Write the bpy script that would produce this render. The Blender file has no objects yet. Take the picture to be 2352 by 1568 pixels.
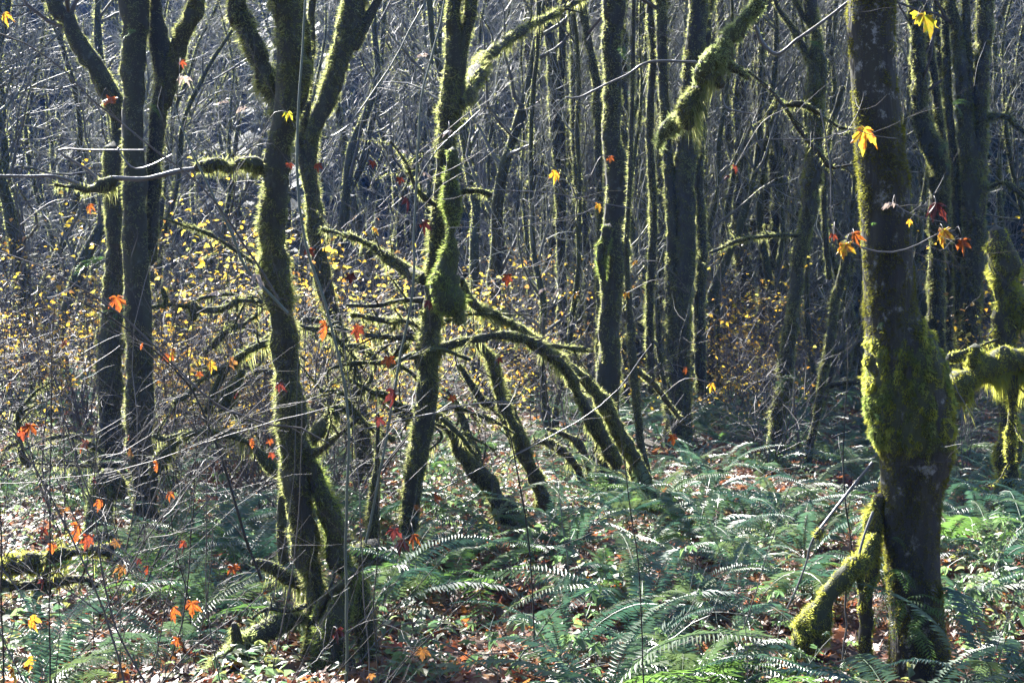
import bpy, math, random
import numpy as np

random.seed(7)
rng = np.random.default_rng(7)
SC = bpy.context.scene
COL = SC.collection
PI = math.pi

# ---------------------------------------------------------------- camera, sky, sun, exposure
FPX, CX, CY, YH, CAMZ = 3619.0, 1176.0, 784.0, 600.0, 3.2     # trace pixels (2352 wide), horizon row, eye height
PITCH = math.atan((CY - YH) / FPX)
cam_d = bpy.data.cameras.new('camera')
cam_d.sensor_width = 36.0
cam_d.lens = 36.0 * FPX / 2352.0
cam_d.clip_start = 0.1
cam_d.clip_end = 3000.0
cam = bpy.data.objects.new('camera', cam_d)
COL.objects.link(cam)
cam.location = (0, 0, CAMZ)
cam.rotation_euler = (PI / 2 - PITCH, 0, 0)
SC.camera = cam

SUN_EL, SUN_AZ = math.radians(33.0), math.radians(-28.5)      # azimuth from +Y, negative = to the left
SUN_DIR = np.array([math.sin(SUN_AZ) * math.cos(SUN_EL), math.cos(SUN_AZ) * math.cos(SUN_EL), math.sin(SUN_EL)])
world = bpy.data.worlds.new("World")
SC.world = world
world.use_nodes = True
wn = world.node_tree.nodes
sky = wn.new('ShaderNodeTexSky')
sky.sky_type = 'NISHITA'
sky.sun_disc = False
sky.sun_elevation = SUN_EL
sky.sun_rotation = SUN_AZ
wn['Background'].inputs['Strength'].default_value = 0.05
world.node_tree.links.new(sky.outputs[0], wn['Background'].inputs['Color'])
sun_d = bpy.data.lights.new('sun', 'SUN')
sun_d.energy = 5.0
sun_d.angle = math.radians(0.5)
sun_d.color = (1.0, 0.96, 0.90)
sun = bpy.data.objects.new('sun', sun_d)
COL.objects.link(sun)
sun.rotation_euler = (PI / 2 - SUN_EL, 0, PI - SUN_AZ)
SC.view_settings.view_transform = 'Standard'
SC.view_settings.look = 'None'
SC.view_settings.gamma = 1.0
SC.view_settings.use_curve_mapping = False
SC.view_settings.exposure = 2.95
SC.cycles.max_bounces = 5
SC.cycles.diffuse_bounces = 3
SC.cycles.glossy_bounces = 2
SC.cycles.transmission_bounces = 3
SC.cycles.volume_bounces = 0
SC.cycles.use_denoising = True
SC.cycles.sample_clamp_indirect = 4.0
HAZE = 0.00025

# ---------------------------------------------------------------- small maths
def nz(v):
    return v / np.maximum(np.linalg.norm(v, axis=-1, keepdims=True), 1e-9)

_nr = np.random.default_rng(3)
_NW = nz(_nr.normal(size=(14, 3))) * _nr.uniform(0.7, 2.0, (14, 1))
_NP = _nr.uniform(0, 6.28, 14)
def noise(p, s):                                   # smooth pseudo noise, about -1..1
    q = np.asarray(p) / s * 3.0
    a = np.sin(q @ _NW[:7].T + _NP[:7] + 1.3 * np.sin(q @ _NW[7:].T + _NP[7:]))
    return a.mean(-1) * 1.9

def ground_z(x, y):
    x = np.asarray(x, float); y = np.asarray(y, float)
    p = np.stack([x, y, np.zeros_like(x)], -1)
    z = 0.13 * noise(p, 5.0) + 0.05 * noise(p, 1.7) + 0.02 * noise(p, 0.6)
    far = np.clip((y - 55) / 60, 0, 1)
    z = z * (1 + 6 * far)
    h = np.clip(y - 70, 0, None)
    z = z + np.where(h < 40, 0.006 * h * h, 9.6 + 0.48 * (h - 40))
    k = np.clip(-22 - y, 0, None)                       # unseen slope added behind the viewpoint, blocks sky light
    z = z + np.where(k < 20, 0.008 * k * k, 3.2 + 0.32 * (k - 20))
    return z

def at(x, y, D):                                   # trace pixel at ground distance D (metres along +Y)
    u = (x - CX) / FPX; v = -(y - CY) / FPX
    dy = math.cos(PITCH) + v * math.sin(PITCH)
    dz = -math.sin(PITCH) + v * math.cos(PITCH)
    t = D / dy
    return np.array([u * t, D, CAMZ + dz * t])

def px_of(p):                                      # back to trace pixels, for wording labels only
    d = np.asarray(p, float) - np.array([0, 0, CAMZ])
    f = d[1] * math.cos(PITCH) - d[2] * math.sin(PITCH)
    up = d[1] * math.sin(PITCH) + d[2] * math.cos(PITCH)
    return CX + FPX * d[0] / f, CY - FPX * up / f

def gp(x, y):                                      # a point on the ground seen at that pixel
    D = CAMZ * FPX / max(y - YH, 40)
    p = at(x, y, D)
    return np.array([p[0], D, float(ground_z(p[0], D))])

# ---------------------------------------------------------------- mesh building
class MB:
    def __init__(self):
        self.v = []; self.f = []; self.m = []; self.n = 0
    def add(self, v, f, mi=0):
        v = np.asarray(v, np.float32).reshape(-1, 3); f = np.asarray(f, np.int64)
        self.v.append(v); self.f.append(f + self.n); self.m.append(np.full(len(f), mi, np.int32)); self.n += len(v)
    def mesh(self, name, mats, origin=(0, 0, 0), smooth=True):
        me = bpy.data.meshes.new(name)
        if not self.v: return me
        v = np.concatenate(self.v) - np.asarray(origin, np.float32)
        lt = np.concatenate([np.full(len(f), f.shape[1], np.int32) for f in self.f])
        lv = np.concatenate([f.ravel() for f in self.f]).astype(np.int32)
        ls = np.concatenate([[0], np.cumsum(lt)[:-1]]).astype(np.int32)
        me.vertices.add(len(v)); me.vertices.foreach_set('co', v.ravel().astype(np.float32))
        me.loops.add(len(lv)); me.loops.foreach_set('vertex_index', lv)
        me.polygons.add(len(lt)); me.polygons.foreach_set('loop_start', ls)
        me.polygons.foreach_set('material_index', np.concatenate(self.m))
        me.polygons.foreach_set('use_smooth', np.full(len(lt), bool(smooth)))
        me.update(calc_edges=True)
        for m in (mats if isinstance(mats, (list, tuple)) else [mats]): me.materials.append(m)
        return me

def link(name, me, parent=None, kind=None):
    o = bpy.data.objects.new(name, me); COL.objects.link(o)
    if parent is not None: o.parent = parent
    if kind: o['kind'] = kind
    return o
def thing(name, label, cat, loc=(0, 0, 0), rz=0.0, group=None, scale=1.0):
    o = bpy.data.objects.new(name, None); COL.objects.link(o)
    o.empty_display_size = 0.1
    o.location = loc; o.rotation_euler = (0, 0, rz); o.scale = (scale,) * 3
    o['label'] = label; o['category'] = cat
    if group: o['group'] = group
    return o
def copy_tree(o, parent=None):
    c = o.copy(); COL.objects.link(c)
    if parent is not None: c.parent = parent
    for ch in list(o.children): copy_tree(ch, c)
    return c

def tubes(P, r, seg=4, lump=0.0, lscale=0.3, ref=None):
    P = np.asarray(P, float); r = np.asarray(r, float)
    if P.ndim == 2: P = P[None]; r = r[None]
    M, K, _ = P.shape
    T = nz(np.gradient(P, axis=1))
    if ref is None:
        mt = np.abs(T.mean(1)); ref = np.eye(3)[np.argmin(mt, 1)][:, None, :]
    else:
        ref = np.asarray(ref, float)[None, None, :]
    u = nz(np.cross(T, np.broadcast_to(ref, T.shape))); w = np.cross(T, u)
    a = np.arange(seg) / seg * 2 * PI
    n = np.cos(a)[None, None, :, None] * u[:, :, None] + np.sin(a)[None, None, :, None] * w[:, :, None]
    q = P[:, :, None] + n * r[:, :, None, None]
    if lump: q = q + n * (r[:, :, None] * lump * noise(q, lscale))[..., None]
    i = np.arange(K - 1)[:, None] * seg; j = np.arange(seg)[None]; j2 = (j + 1) % seg
    f = np.stack([i + j, i + j2, i + seg + j2, i + seg + j], -1).reshape(-1, 4)
    f = (f[None] + (np.arange(M) * K * seg)[:, None, None]).reshape(-1, 4)
    return q.reshape(-1, 3), f

def on_tubes(g, P, r, n, lump=0.0, lscale=0.3, ref=None):
    """n random surface points and normals on a set of tubes"""
    P = np.asarray(P, float); r = np.asarray(r, float)
    if P.ndim == 2: P = P[None]; r = r[None]
    L = np.linalg.norm(np.diff(P, axis=1), axis=2) * (r[:, 1:] + r[:, :-1]) * 0.5
    c = np.cumsum(L.ravel()); k = np.searchsorted(c, g.random(n) * c[-1])
    m, k = np.divmod(np.minimum(k, L.size - 1), L.shape[1])
    t = g.random(n)
    p = P[m, k] * (1 - t[:, None]) + P[m, k + 1] * t[:, None]
    rr = r[m, k] * (1 - t) + r[m, k + 1] * t
    T = nz(P[m, k + 1] - P[m, k])
    x = nz(np.cross(T, g.normal(size=(n, 3))))
    q = p + x * rr[:, None]
    if lump: q = q + x * (rr * lump * noise(q, lscale))[:, None]
    return q, x, rr

def blades(g, p, nrm, length, width, spread=0.6, droop=0.2, clump=0.09):
    n = len(p)
    if n == 0: return np.zeros((0, 3)), np.zeros((0, 3), int)
    cl = np.clip(0.6 + 0.6 * noise(p, clump) + 0.55 * noise(p, clump * 4), 0.10, 1.9)
    d = nz(nrm + spread * g.normal(size=(n, 3)) * 0.7 + np.array([0, 0, -1.0]) * droop * (0.4 + g.random((n, 1))))
    L = (length * cl * g.uniform(0.55, 1.25, n))[:, None]
    s = nz(np.cross(d, g.normal(size=(n, 3)))) * (width * g.uniform(0.6, 1.3, n))[:, None] * 0.5
    b = p - nrm * 0.004
    v = np.stack([b - s, b + s, b + d * L], 1).reshape(-1, 3)
    return v, np.arange(3 * n).reshape(-1, 3)

def grow(g, P0, D0, L, K, wander=0.25, up=0.0):
    P0 = np.asarray(P0, float); d = nz(np.asarray(D0, float)); L = np.broadcast_to(np.asarray(L, float), (len(P0),))
    out = [P0]; p = P0
    for _ in range(K - 1):
        d = nz(d + g.normal(size=d.shape) * wander + np.array([0, 0, up]))
        p = p + d * (L / (K - 1))[:, None]; out.append(p)
    return np.stack(out, 1)

def spawn(g, P, r, n, t0=0.25, t1=1.0, ang=(0.5, 1.1), flat=0.0):
    """n side shoots per tube: start points, directions and the parent's radius there"""
    M, K, _ = P.shape
    m = np.repeat(np.arange(M), n); t = g.uniform(t0, t1, len(m)) * (K - 1) * 0.999
    k = t.astype(int); t = t - k
    p = P[m, k] * (1 - t[:, None]) + P[m, k + 1] * t[:, None]
    rr = r[m, k] * (1 - t) + r[m, k + 1] * t
    T = nz(P[m, k + 1] - P[m, k]); x = nz(np.cross(T, g.normal(size=T.shape)))
    if flat: x[:, 2] *= (1 - flat); x = nz(x)
    a = g.uniform(ang[0], ang[1], len(m))[:, None]
    return p, T * np.cos(a) + x * np.sin(a), rr, m

def taper(r0, K, end=0.25):
    return np.asarray(r0, float)[:, None] * np.linspace(1, end, K)[None]

def catmull(pts, step):
    pts = np.asarray(pts, float)
    if len(pts) < 2: return pts
    e = np.vstack([2 * pts[0] - pts[1], pts, 2 * pts[-1] - pts[-2]])
    out = []
    for i in range(1, len(e) - 2):
        n = max(2, int(np.linalg.norm(e[i + 1, :3] - e[i, :3]) / step))
        t = np.linspace(0, 1, n, endpoint=False)[:, None]
        a, b, c, d = e[i - 1], e[i], e[i + 1], e[i + 2]
        out.append(0.5 * (2 * b + (c - a) * t + (2 * a - 5 * b + 4 * c - d) * t ** 2 + (3 * b - a - 3 * c + d) * t ** 3))
    out.append(e[-2][None])
    return np.vstack(out)

def rotmats(g, n, tilt=0.4, yaw=True):
    """random leaf frames: mostly flat, tilted by about tilt radians"""
    a = g.uniform(0, 2 * PI, n) if yaw else np.zeros(n)
    nrm = nz(np.stack([g.normal(size=n) * tilt, g.normal(size=n) * tilt, np.ones(n)], -1))
    x = np.stack([np.cos(a), np.sin(a), np.zeros(n)], -1)
    x = nz(x - nrm * (x * nrm).sum(-1, keepdims=True)); y = np.cross(nrm, x)
    return np.stack([x, y, nrm], -1)

def bake(tv, tf, pos, R, s):
    n = len(pos); V = len(tv)
    v = np.einsum('nij,vj->nvi', R, tv) * np.asarray(s)[:, None, None] + pos[:, None]
    f = (tf[None] + (np.arange(n) * V)[:, None, None]).reshape(-1, tf.shape[1])
    return v.reshape(-1, 3), f

# ---------------------------------------------------------------- materials
def new_mat(name):
    m = bpy.data.materials.new(name); m.use_nodes = True
    nt = m.node_tree; b = nt.nodes['Principled BSDF']
    return m, nt, b
def ramp(nt, fac, cols):
    r = nt.nodes.new('ShaderNodeValToRGB'); e = r.color_ramp.elements
    while len(e) < len(cols): e.new(0.5)
    for i, (p, c) in enumerate(cols): e[i].position = p; e[i].color = (*c, 1)
    nt.links.new(fac, r.inputs['Fac']); return r.outputs['Color']
def leafy(name, cols, rough=0.45, spec=0.5, trans=0.45, tint=1.6, by='island', coat=0.0):
    """thin leaf or blade: colour differs leaf by leaf, light passes through it"""
    m, nt, b = new_mat(name)
    if by == 'island':
        src = nt.nodes.new('ShaderNodeNewGeometry').outputs['Random Per Island']
    elif by == 'object':
        src = nt.nodes.new('ShaderNodeObjectInfo').outputs['Random']
    else:
        tc = nt.nodes.new('ShaderNodeTexCoord'); n = nt.nodes.new('ShaderNodeTexNoise')
        n.inputs['Scale'].default_value = by; n.inputs['Detail'].default_value = 3
        nt.links.new(tc.outputs['Object'], n.inputs['Vector']); src = n.outputs['Fac']
    k = len(cols)
    c = ramp(nt, src, [((i + 0.5) / k if by in ('island', 'object') else 0.3 + 0.4 * i / max(k - 1, 1), cc) for i, cc in enumerate(cols)])
    nt.links.new(c, b.inputs['Base Color'])
    b.inputs['Roughness'].default_value = rough
    b.inputs['Specular IOR Level'].default_value = spec
    t = nt.nodes.new('ShaderNodeBsdfTranslucent')
    g = nt.nodes.new('ShaderNodeMix'); g.data_type = 'RGBA'; g.blend_type = 'MULTIPLY'; g.inputs['Factor'].default_value = 1.0
    nt.links.new(c, g.inputs['A']); g.inputs['B'].default_value = (tint, tint, tint, 1) if not isinstance(tint, tuple) else (*tint, 1)
    nt.links.new(g.outputs['Result'], t.inputs['Color'])
    mx = nt.nodes.new('ShaderNodeMixShader'); mx.inputs['Fac'].default_value = trans
    nt.links.new(b.outputs[0], mx.inputs[1]); nt.links.new(t.outputs[0], mx.inputs[2])
    nt.links.new(mx.outputs[0], nt.nodes['Material Output'].inputs['Surface'])
    return m
def barky(name, cols, scale=3.0, stretch=0.35, rough=0.85, lichen=None, bump=0.6, fine=40.0):
    m, nt, b = new_mat(name)
    tc = nt.nodes.new('ShaderNodeTexCoord'); mp = nt.nodes.new('ShaderNodeMapping')
    mp.inputs['Scale'].default_value = (1, 1, stretch)
    nt.links.new(tc.outputs['Object'], mp.inputs['Vector'])
    n = nt.nodes.new('ShaderNodeTexNoise'); n.inputs['Scale'].default_value = scale; n.inputs['Detail'].default_value = 8
    n.inputs['Roughness'].default_value = 0.65
    nt.links.new(mp.outputs[0], n.inputs['Vector'])
    k = len(cols)
    c = ramp(nt, n.outputs['Fac'], [(0.3 + 0.4 * i / max(k - 1, 1), cc) for i, cc in enumerate(cols)])
    if lichen:
        n2 = nt.nodes.new('ShaderNodeTexNoise'); n2.inputs['Scale'].default_value = 9.0; n2.inputs['Detail'].default_value = 9
        n2.inputs['Roughness'].default_value = 0.75
        nt.links.new(tc.outputs['Object'], n2.inputs['Vector'])
        f = ramp(nt, n2.outputs['Fac'], [(0.56, (0, 0, 0)), (0.64, (1, 1, 1))])
        mx = nt.nodes.new('ShaderNodeMix'); mx.data_type = 'RGBA'
        nt.links.new(f, mx.inputs['Factor']); nt.links.new(c, mx.inputs['A']); mx.inputs['B'].default_value = (*lichen, 1)
        c = mx.outputs['Result']
    nt.links.new(c, b.inputs['Base Color']); b.inputs['Roughness'].default_value = rough
    n3 = nt.nodes.new('ShaderNodeTexNoise'); n3.inputs['Scale'].default_value = fine; n3.inputs['Detail'].default_value = 5
    nt.links.new(mp.outputs[0], n3.inputs['Vector'])
    bp = nt.nodes.new('ShaderNodeBump'); bp.inputs['Strength'].default_value = bump; bp.inputs['Distance'].default_value = 0.02
    nt.links.new(n3.outputs['Fac'], bp.inputs['Height']); nt.links.new(bp.outputs[0], b.inputs['Normal'])
    return m

M = {}
M['bark'] = barky('mossy_bark', [(0.011, 0.010, 0.007), (0.022, 0.021, 0.011), (0.038, 0.042, 0.014)], lichen=(0.07, 0.075, 0.06))
M['bark_dark'] = barky('dark_bark', [(0.012, 0.010, 0.008), (0.026, 0.022, 0.016), (0.035, 0.036, 0.015)])
M['bark_green'] = barky('moss_covered_bark', [(0.014, 0.015, 0.006), (0.030, 0.034, 0.010), (0.052, 0.060, 0.015)])
M['bark_lichen'] = barky('lichen_spotted_bark', [(0.009, 0.008, 0.007), (0.020, 0.018, 0.014), (0.034, 0.032, 0.016)], lichen=(0.20, 0.20, 0.20), scale=6, stretch=.22, bump=1.0, fine=26)
M['bark_grey'] = barky('bare_grey_bark', [(0.05, 0.047, 0.047), (0.09, 0.087, 0.09), (0.14, 0.135, 0.14)], rough=0.45, bump=0.2)
M['bark_far'] = barky('far_grey_bark', [(0.05, 0.05, 0.045), (0.09, 0.09, 0.085), (0.11, 0.12, 0.08)], rough=0.7, bump=0.2)
M['bark_twig'] = barky('twig_bark', [(0.03, 0.025, 0.022), (0.06, 0.052, 0.047), (0.09, 0.08, 0.076)], rough=0.62, bump=0.1)
M['stem_green'] = barky('smooth_green_stem', [(0.05, 0.065, 0.05), (0.075, 0.095, 0.075), (0.1, 0.12, 0.10)], rough=0.5, bump=0.1)
MOSSC = [(0.050, 0.063, 0.012), (0.080, 0.095, 0.019), (0.108, 0.120, 0.027), (0.130, 0.132, 0.038)]
M['moss'] = leafy('yellow_green_moss', MOSSC, rough=0.8, spec=0.15, trans=0.60, tint=(4.3, 4.1, 6.6))
M['moss_deep'] = leafy('deep_green_moss', [(0.065, 0.090, 0.024), (0.105, 0.130, 0.040), (0.14, 0.16, 0.060)], rough=0.8, spec=0.15, trans=0.6, tint=(3.2, 3.2, 2.6))
M['moss_gold'] = leafy('golden_moss', [(0.12, 0.14, 0.022), (0.18, 0.205, 0.036), (0.22, 0.22, 0.036), (0.17, 0.215, 0.055)], rough=0.8, spec=0.15, trans=0.62, tint=(3.2, 2.9, 3.0))
M['moss_lit'] = leafy('lit_silky_moss', [(0.13, 0.16, 0.06), (0.18, 0.21, 0.09), (0.23, 0.25, 0.13)], rough=0.7, spec=0.25, trans=0.6, tint=(2.6, 2.6, 2.3))  # lighter moss copy, the light on it is put into the colour
M['moss_brown'] = leafy('brown_short_moss', [(0.030, 0.032, 0.010), (0.048, 0.050, 0.014), (0.070, 0.074, 0.018)], rough=0.85, spec=0.1, trans=0.6, tint=(5.0, 4.8, 3.0))
M['litter'] = leafy('fallen_leaves', [(0.10, 0.055, 0.030), (0.19, 0.055, 0.018), (0.14, 0.085, 0.050), (0.07, 0.030, 0.022), (0.25, 0.10, 0.02), (0.17, 0.115, 0.075), (0.14, 0.03, 0.015), (0.09, 0.06, 0.045)],
                    rough=0.5, spec=0.5, trans=0.4, tint=1.9)
LEAFC = {'red': [(0.05, 0.014, 0.010), (0.16, 0.030, 0.012), (0.22, 0.055, 0.015)], 'orange': [(0.09, 0.025, 0.012), (0.24, 0.060, 0.012), (0.33, 0.12, 0.016)],
         'yellow': [(0.14, 0.04, 0.012), (0.30, 0.10, 0.014), (0.40, 0.25, 0.02), (0.42, 0.32, 0.03), (0.24, 0.26, 0.03)], 'lime': [(0.12, 0.18, 0.02), (0.30, 0.30, 0.02), (0.42, 0.30, 0.03), (0.2, 0.07, 0.012)],
         'dark': [(0.03, 0.008, 0.010), (0.08, 0.016, 0.013), (0.13, 0.03, 0.018)], 'pale': [(0.24, 0.19, 0.17), (0.44, 0.36, 0.30)],  # the 'pale' set puts white sun glint into the leaf colour
         'brown': [(0.06, 0.03, 0.015), (0.15, 0.07, 0.02), (0.24, 0.11, 0.025)], 'green': [(0.05, 0.10, 0.02), (0.09, 0.15, 0.03)]}
for k, c in LEAFC.items():
    M['leaf_' + k] = leafy('maple_leaf_' + k, c, rough=0.36 if k != 'pale' else 0.25, spec=0.5 if k != 'pale' else 0.8, trans=0.5 if k != 'pale' else 0.25, tint=1.35, by=6.0)
M['yellow'] = leafy('small_yellow_leaves', [(0.40, 0.24, 0.02), (0.44, 0.31, 0.03), (0.20, 0.10, 0.03), (0.34, 0.28, 0.03), (0.34, 0.15, 0.02), (0.20, 0.22, 0.05), (0.42, 0.34, 0.06)], rough=0.4, trans=0.6, tint=2.0)
M['fern'] = leafy('sword_fern_green', [(0.026, 0.066, 0.042), (0.040, 0.088, 0.052), (0.060, 0.105, 0.052), (0.070, 0.105, 0.040)], rough=0.52, spec=0.95, trans=0.28, tint=1.9, by='object')
M['fern_light'] = leafy('fern_fresh_green', [(0.055, 0.11, 0.025), (0.075, 0.14, 0.03)], rough=0.42, spec=0.5, trans=0.45, tint=1.7, by='object')
M['plant'] = leafy('bramble_leaf_green', [(0.06, 0.11, 0.045), (0.085, 0.14, 0.055), (0.11, 0.17, 0.06)], rough=0.45, spec=0.65, trans=0.42, tint=2.0, by='object')
M['cover'] = leafy('ground_cover_leaf', [(0.050, 0.095, 0.045), (0.075, 0.12, 0.055), (0.10, 0.14, 0.06), (0.13, 0.14, 0.04)], rough=0.45, spec=0.65, trans=0.45, tint=2.2)
M['conifer'] = leafy('conifer_needles', [(0.020, 0.036, 0.026), (0.028, 0.048, 0.034), (0.036, 0.058, 0.042)], rough=0.7, spec=0.2, trans=0.15, tint=1.3)
M['wood_leaf'] = leafy('far_autumn_leaves', [(0.22, 0.13, 0.02), (0.28, 0.2, 0.03), (0.12, 0.12, 0.04), (0.2, 0.09, 0.02)], rough=0.5, trans=0.45, tint=1.5)
M['twig_moss_lit'] = leafy('mossy_lit_twig', [(0.085, 0.09, 0.08), (0.13, 0.135, 0.125), (0.18, 0.19, 0.185)], rough=0.5, spec=0.4, trans=0.5, tint=2.4)  # mossy twigs, their sunlit paleness and glow put into the colour
m, nt, b = new_mat('forest_soil')
tc = nt.nodes.new('ShaderNodeTexCoord'); n = nt.nodes.new('ShaderNodeTexNoise'); n.inputs['Scale'].default_value = 2.5; n.inputs['Detail'].default_value = 10
nt.links.new(tc.outputs['Object'], n.inputs['Vector'])
nt.links.new(ramp(nt, n.outputs['Fac'], [(0.3, (0.018, 0.013, 0.010)), (0.5, (0.045, 0.028, 0.018)), (0.68, (0.05, 0.05, 0.022))]), b.inputs['Base Color'])
b.inputs['Roughness'].default_value = 0.8
n2 = nt.nodes.new('ShaderNodeTexNoise'); n2.inputs['Scale'].default_value = 30; n2.inputs['Detail'].default_value = 6
nt.links.new(tc.outputs['Object'], n2.inputs['Vector'])
bp = nt.nodes.new('ShaderNodeBump'); bp.inputs['Distance'].default_value = 0.03
nt.links.new(n2.outputs['Fac'], bp.inputs['Height']); nt.links.new(bp.outputs[0], b.inputs['Normal'])
M['soil'] = m

# ---------------------------------------------------------------- leaf and frond shapes
def maple_leaf(curl, seed, detail=True):
    g = np.random.default_rng(seed)
    lobes = [(0, 1.0), (0.92, 0.88), (-0.92, 0.88), (1.85, 0.55), (-1.85, 0.55)]
    pts = []
    for a, L in lobes:
        L *= g.uniform(0.88, 1.08)
        if detail:
            pts += [(a - 0.30, L * 0.74), (a - 0.15, L * 0.78), (a, L), (a + 0.15, L * 0.78), (a + 0.30, L * 0.74)]
        else:
            pts += [(a - 0.22, L * 0.72), (a, L), (a + 0.22, L * 0.72)]
    for a, L in ((0.46, 0.44), (-0.46, 0.44), (1.38, 0.36), (-1.38, 0.36), (2.5, 0.22), (-2.5, 0.22)):
        pts.append((a, L))
    pts.append((PI, 0.08))
    pts.sort()
    xy = np.array([(math.cos(a) * r, math.sin(a) * r) for a, r in pts])
    r2 = (xy ** 2).sum(1)
    z = -curl * r2 + 0.10 * np.sin(5 * np.arctan2(xy[:, 1], xy[:, 0])) * r2 + g.normal(size=len(xy)) * 0.08
    v = np.vstack([[0, 0, 0.0], np.column_stack([xy, z])])
    k = len(pts)
    f = np.array([(0, i + 1, (i + 1) % k + 1) for i in range(k)])
    return v * 0.62, f
def small_leaf(fold=0.25):                          # simple five pointed leaf, six triangles
    p = [(0.0, 0), (0.15, -0.42), (0.45, -0.30), (1.0, 0), (0.45, 0.30), (0.15, 0.42)]
    v = np.array([(x, y, -fold * (x * x) - 0.25 * abs(y) * fold) for x, y in p]); v[:, 2] += [0.0, -0.03, 0.04, -0.05, 0.02, -0.06]
    return v, np.array([(0, 1, 2), (0, 2, 3), (0, 3, 4), (0, 4, 5)])
def litter_leaf():
    p = [(0.0, 0), (0.05, -0.5), (0.33, -0.24), (0.62, -0.5), (0.6, -0.16), (1.0, 0.02), (0.6, 0.2), (0.6, 0.5), (0.3, 0.22), (0.02, 0.48)]
    v = np.array([(x - 0.4, y, -0.25 * (x - 0.4) ** 2 + 0.5 * y * y) for x, y in p]); v[:, 2] += [0.05, 0.12, 0, -0.08, 0.04, 0.1, 0.03, -0.05, 0.0, 0.1]
    return v, np.array([(0, 1, 2), (2, 3, 4), (4, 5, 6), (6, 7, 8), (8, 9, 0), (0, 2, 8), (2, 4, 6), (2, 6, 8)])

def frond_mesh(name, mat, seed, length=1.0, pairs=32, el0=60, el1=-35, width=0.105, base_gap=0.14):
    g = np.random.default_rng(seed)
    K = 40
    e = np.radians(el0 + (el1 - el0) * np.linspace(0, 1, K) ** 0.9)
    sw = np.cumsum(g.normal(size=K) * 0.012 + g.normal() * 0.010)
    d = np.stack([np.cos(e) * np.cos(sw), np.cos(e) * np.sin(sw), np.sin(e)], -1)
    P = np.vstack([[0, 0, 0], np.cumsum(d[:-1], 0) * length / (K - 1)])
    mb = MB()
    Pk = P[::4]
    v, f = tubes(Pk, np.linspace(0.0042, 0.0014, len(Pk)), 3, ref=(0, 1, 0)); mb.add(v, f)
    s = np.linspace(base_gap, 0.99, pairs)
    tv = []
    for si in s:
        t = si * (K - 1); k = min(int(t), K - 2); p = P[k] + (P[k + 1] - P[k]) * (t - k)
        T = nz(P[k + 1] - P[k]); side0 = nz(np.cross(T, [0, 0, 1.0])); up = np.cross(side0, T)
        u = (si - base_gap) / (1 - base_gap)
        L = width * length * min(1.0, 0.62 + 2.2 * u) * (1 - u ** 2.6) ** 0.9 + 0.006
        w = 0.0105 * length * (0.5 + 0.7 * (1 - u)) * 30.0 / pairs * 1.25
        for sg in (-1, 1):
            ll = L * g.uniform(0.88, 1.06)
            dd = nz(side0 * sg + T * (0.22 + 0.35 * u) + up * g.uniform(-0.25, 0.15) - np.array([0, 0, 0.10]))
            q = p + dd * ll - up * ll * 0.10
            mid = p + dd * ll * 0.45
            tv += [p - T * w * 0.4, mid + T * w * 0.9 + up * 0.004, q, mid - T * w * 0.9 + up * 0.001]
    tv = np.array(tv); nn = len(tv) // 4
    mb.add(tv, np.concatenate([np.arange(nn)[:, None] * 4 + np.array([[0, 1, 2]]), np.arange(nn)[:, None] * 4 + np.array([[0, 2, 3]])]))
    return mb.mesh(name, mat, smooth=False)

# ---------------------------------------------------------------- setting: ground and hillside
def sheet(name, xs, ys, mat):
    X, Y = np.meshgrid(xs, ys); Z = ground_z(X, Y)
    v = np.stack([X, Y, Z], -1).reshape(-1, 3)
    nx, ny = len(xs), len(ys)
    i = (np.arange(ny - 1)[:, None] * nx + np.arange(nx - 1)[None]).ravel()
    mb = MB(); mb.add(v, np.stack([i, i + 1, i + nx + 1, i + nx], -1))
    o = link(name, mb.mesh(name, mat), kind='structure'); return o
xs = np.concatenate([np.linspace(-200, -24, 40), np.linspace(-23.6, 23.6, 170), np.linspace(24, 200, 40)])
ground = sheet('ground', xs, np.concatenate([np.linspace(-22, 8, 24), np.linspace(8.4, 60, 170), np.linspace(61, 84, 16)]), M['soil'])
M['hill'] = barky('forested_slope', [(0.018, 0.030, 0.018), (0.035, 0.05, 0.028), (0.06, 0.07, 0.035)], scale=0.6, stretch=1, bump=1.0, fine=3.0)
hill = sheet('hill', np.linspace(-200, 200, 120), np.concatenate([[84.0], np.linspace(87, 190, 60)]), M['hill'])

sky_block_hill = sheet('hill', np.linspace(-200, 200, 100), np.linspace(-110, -22, 40), M['hill'])  # unseen rise added behind the camera to cut sky light
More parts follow.
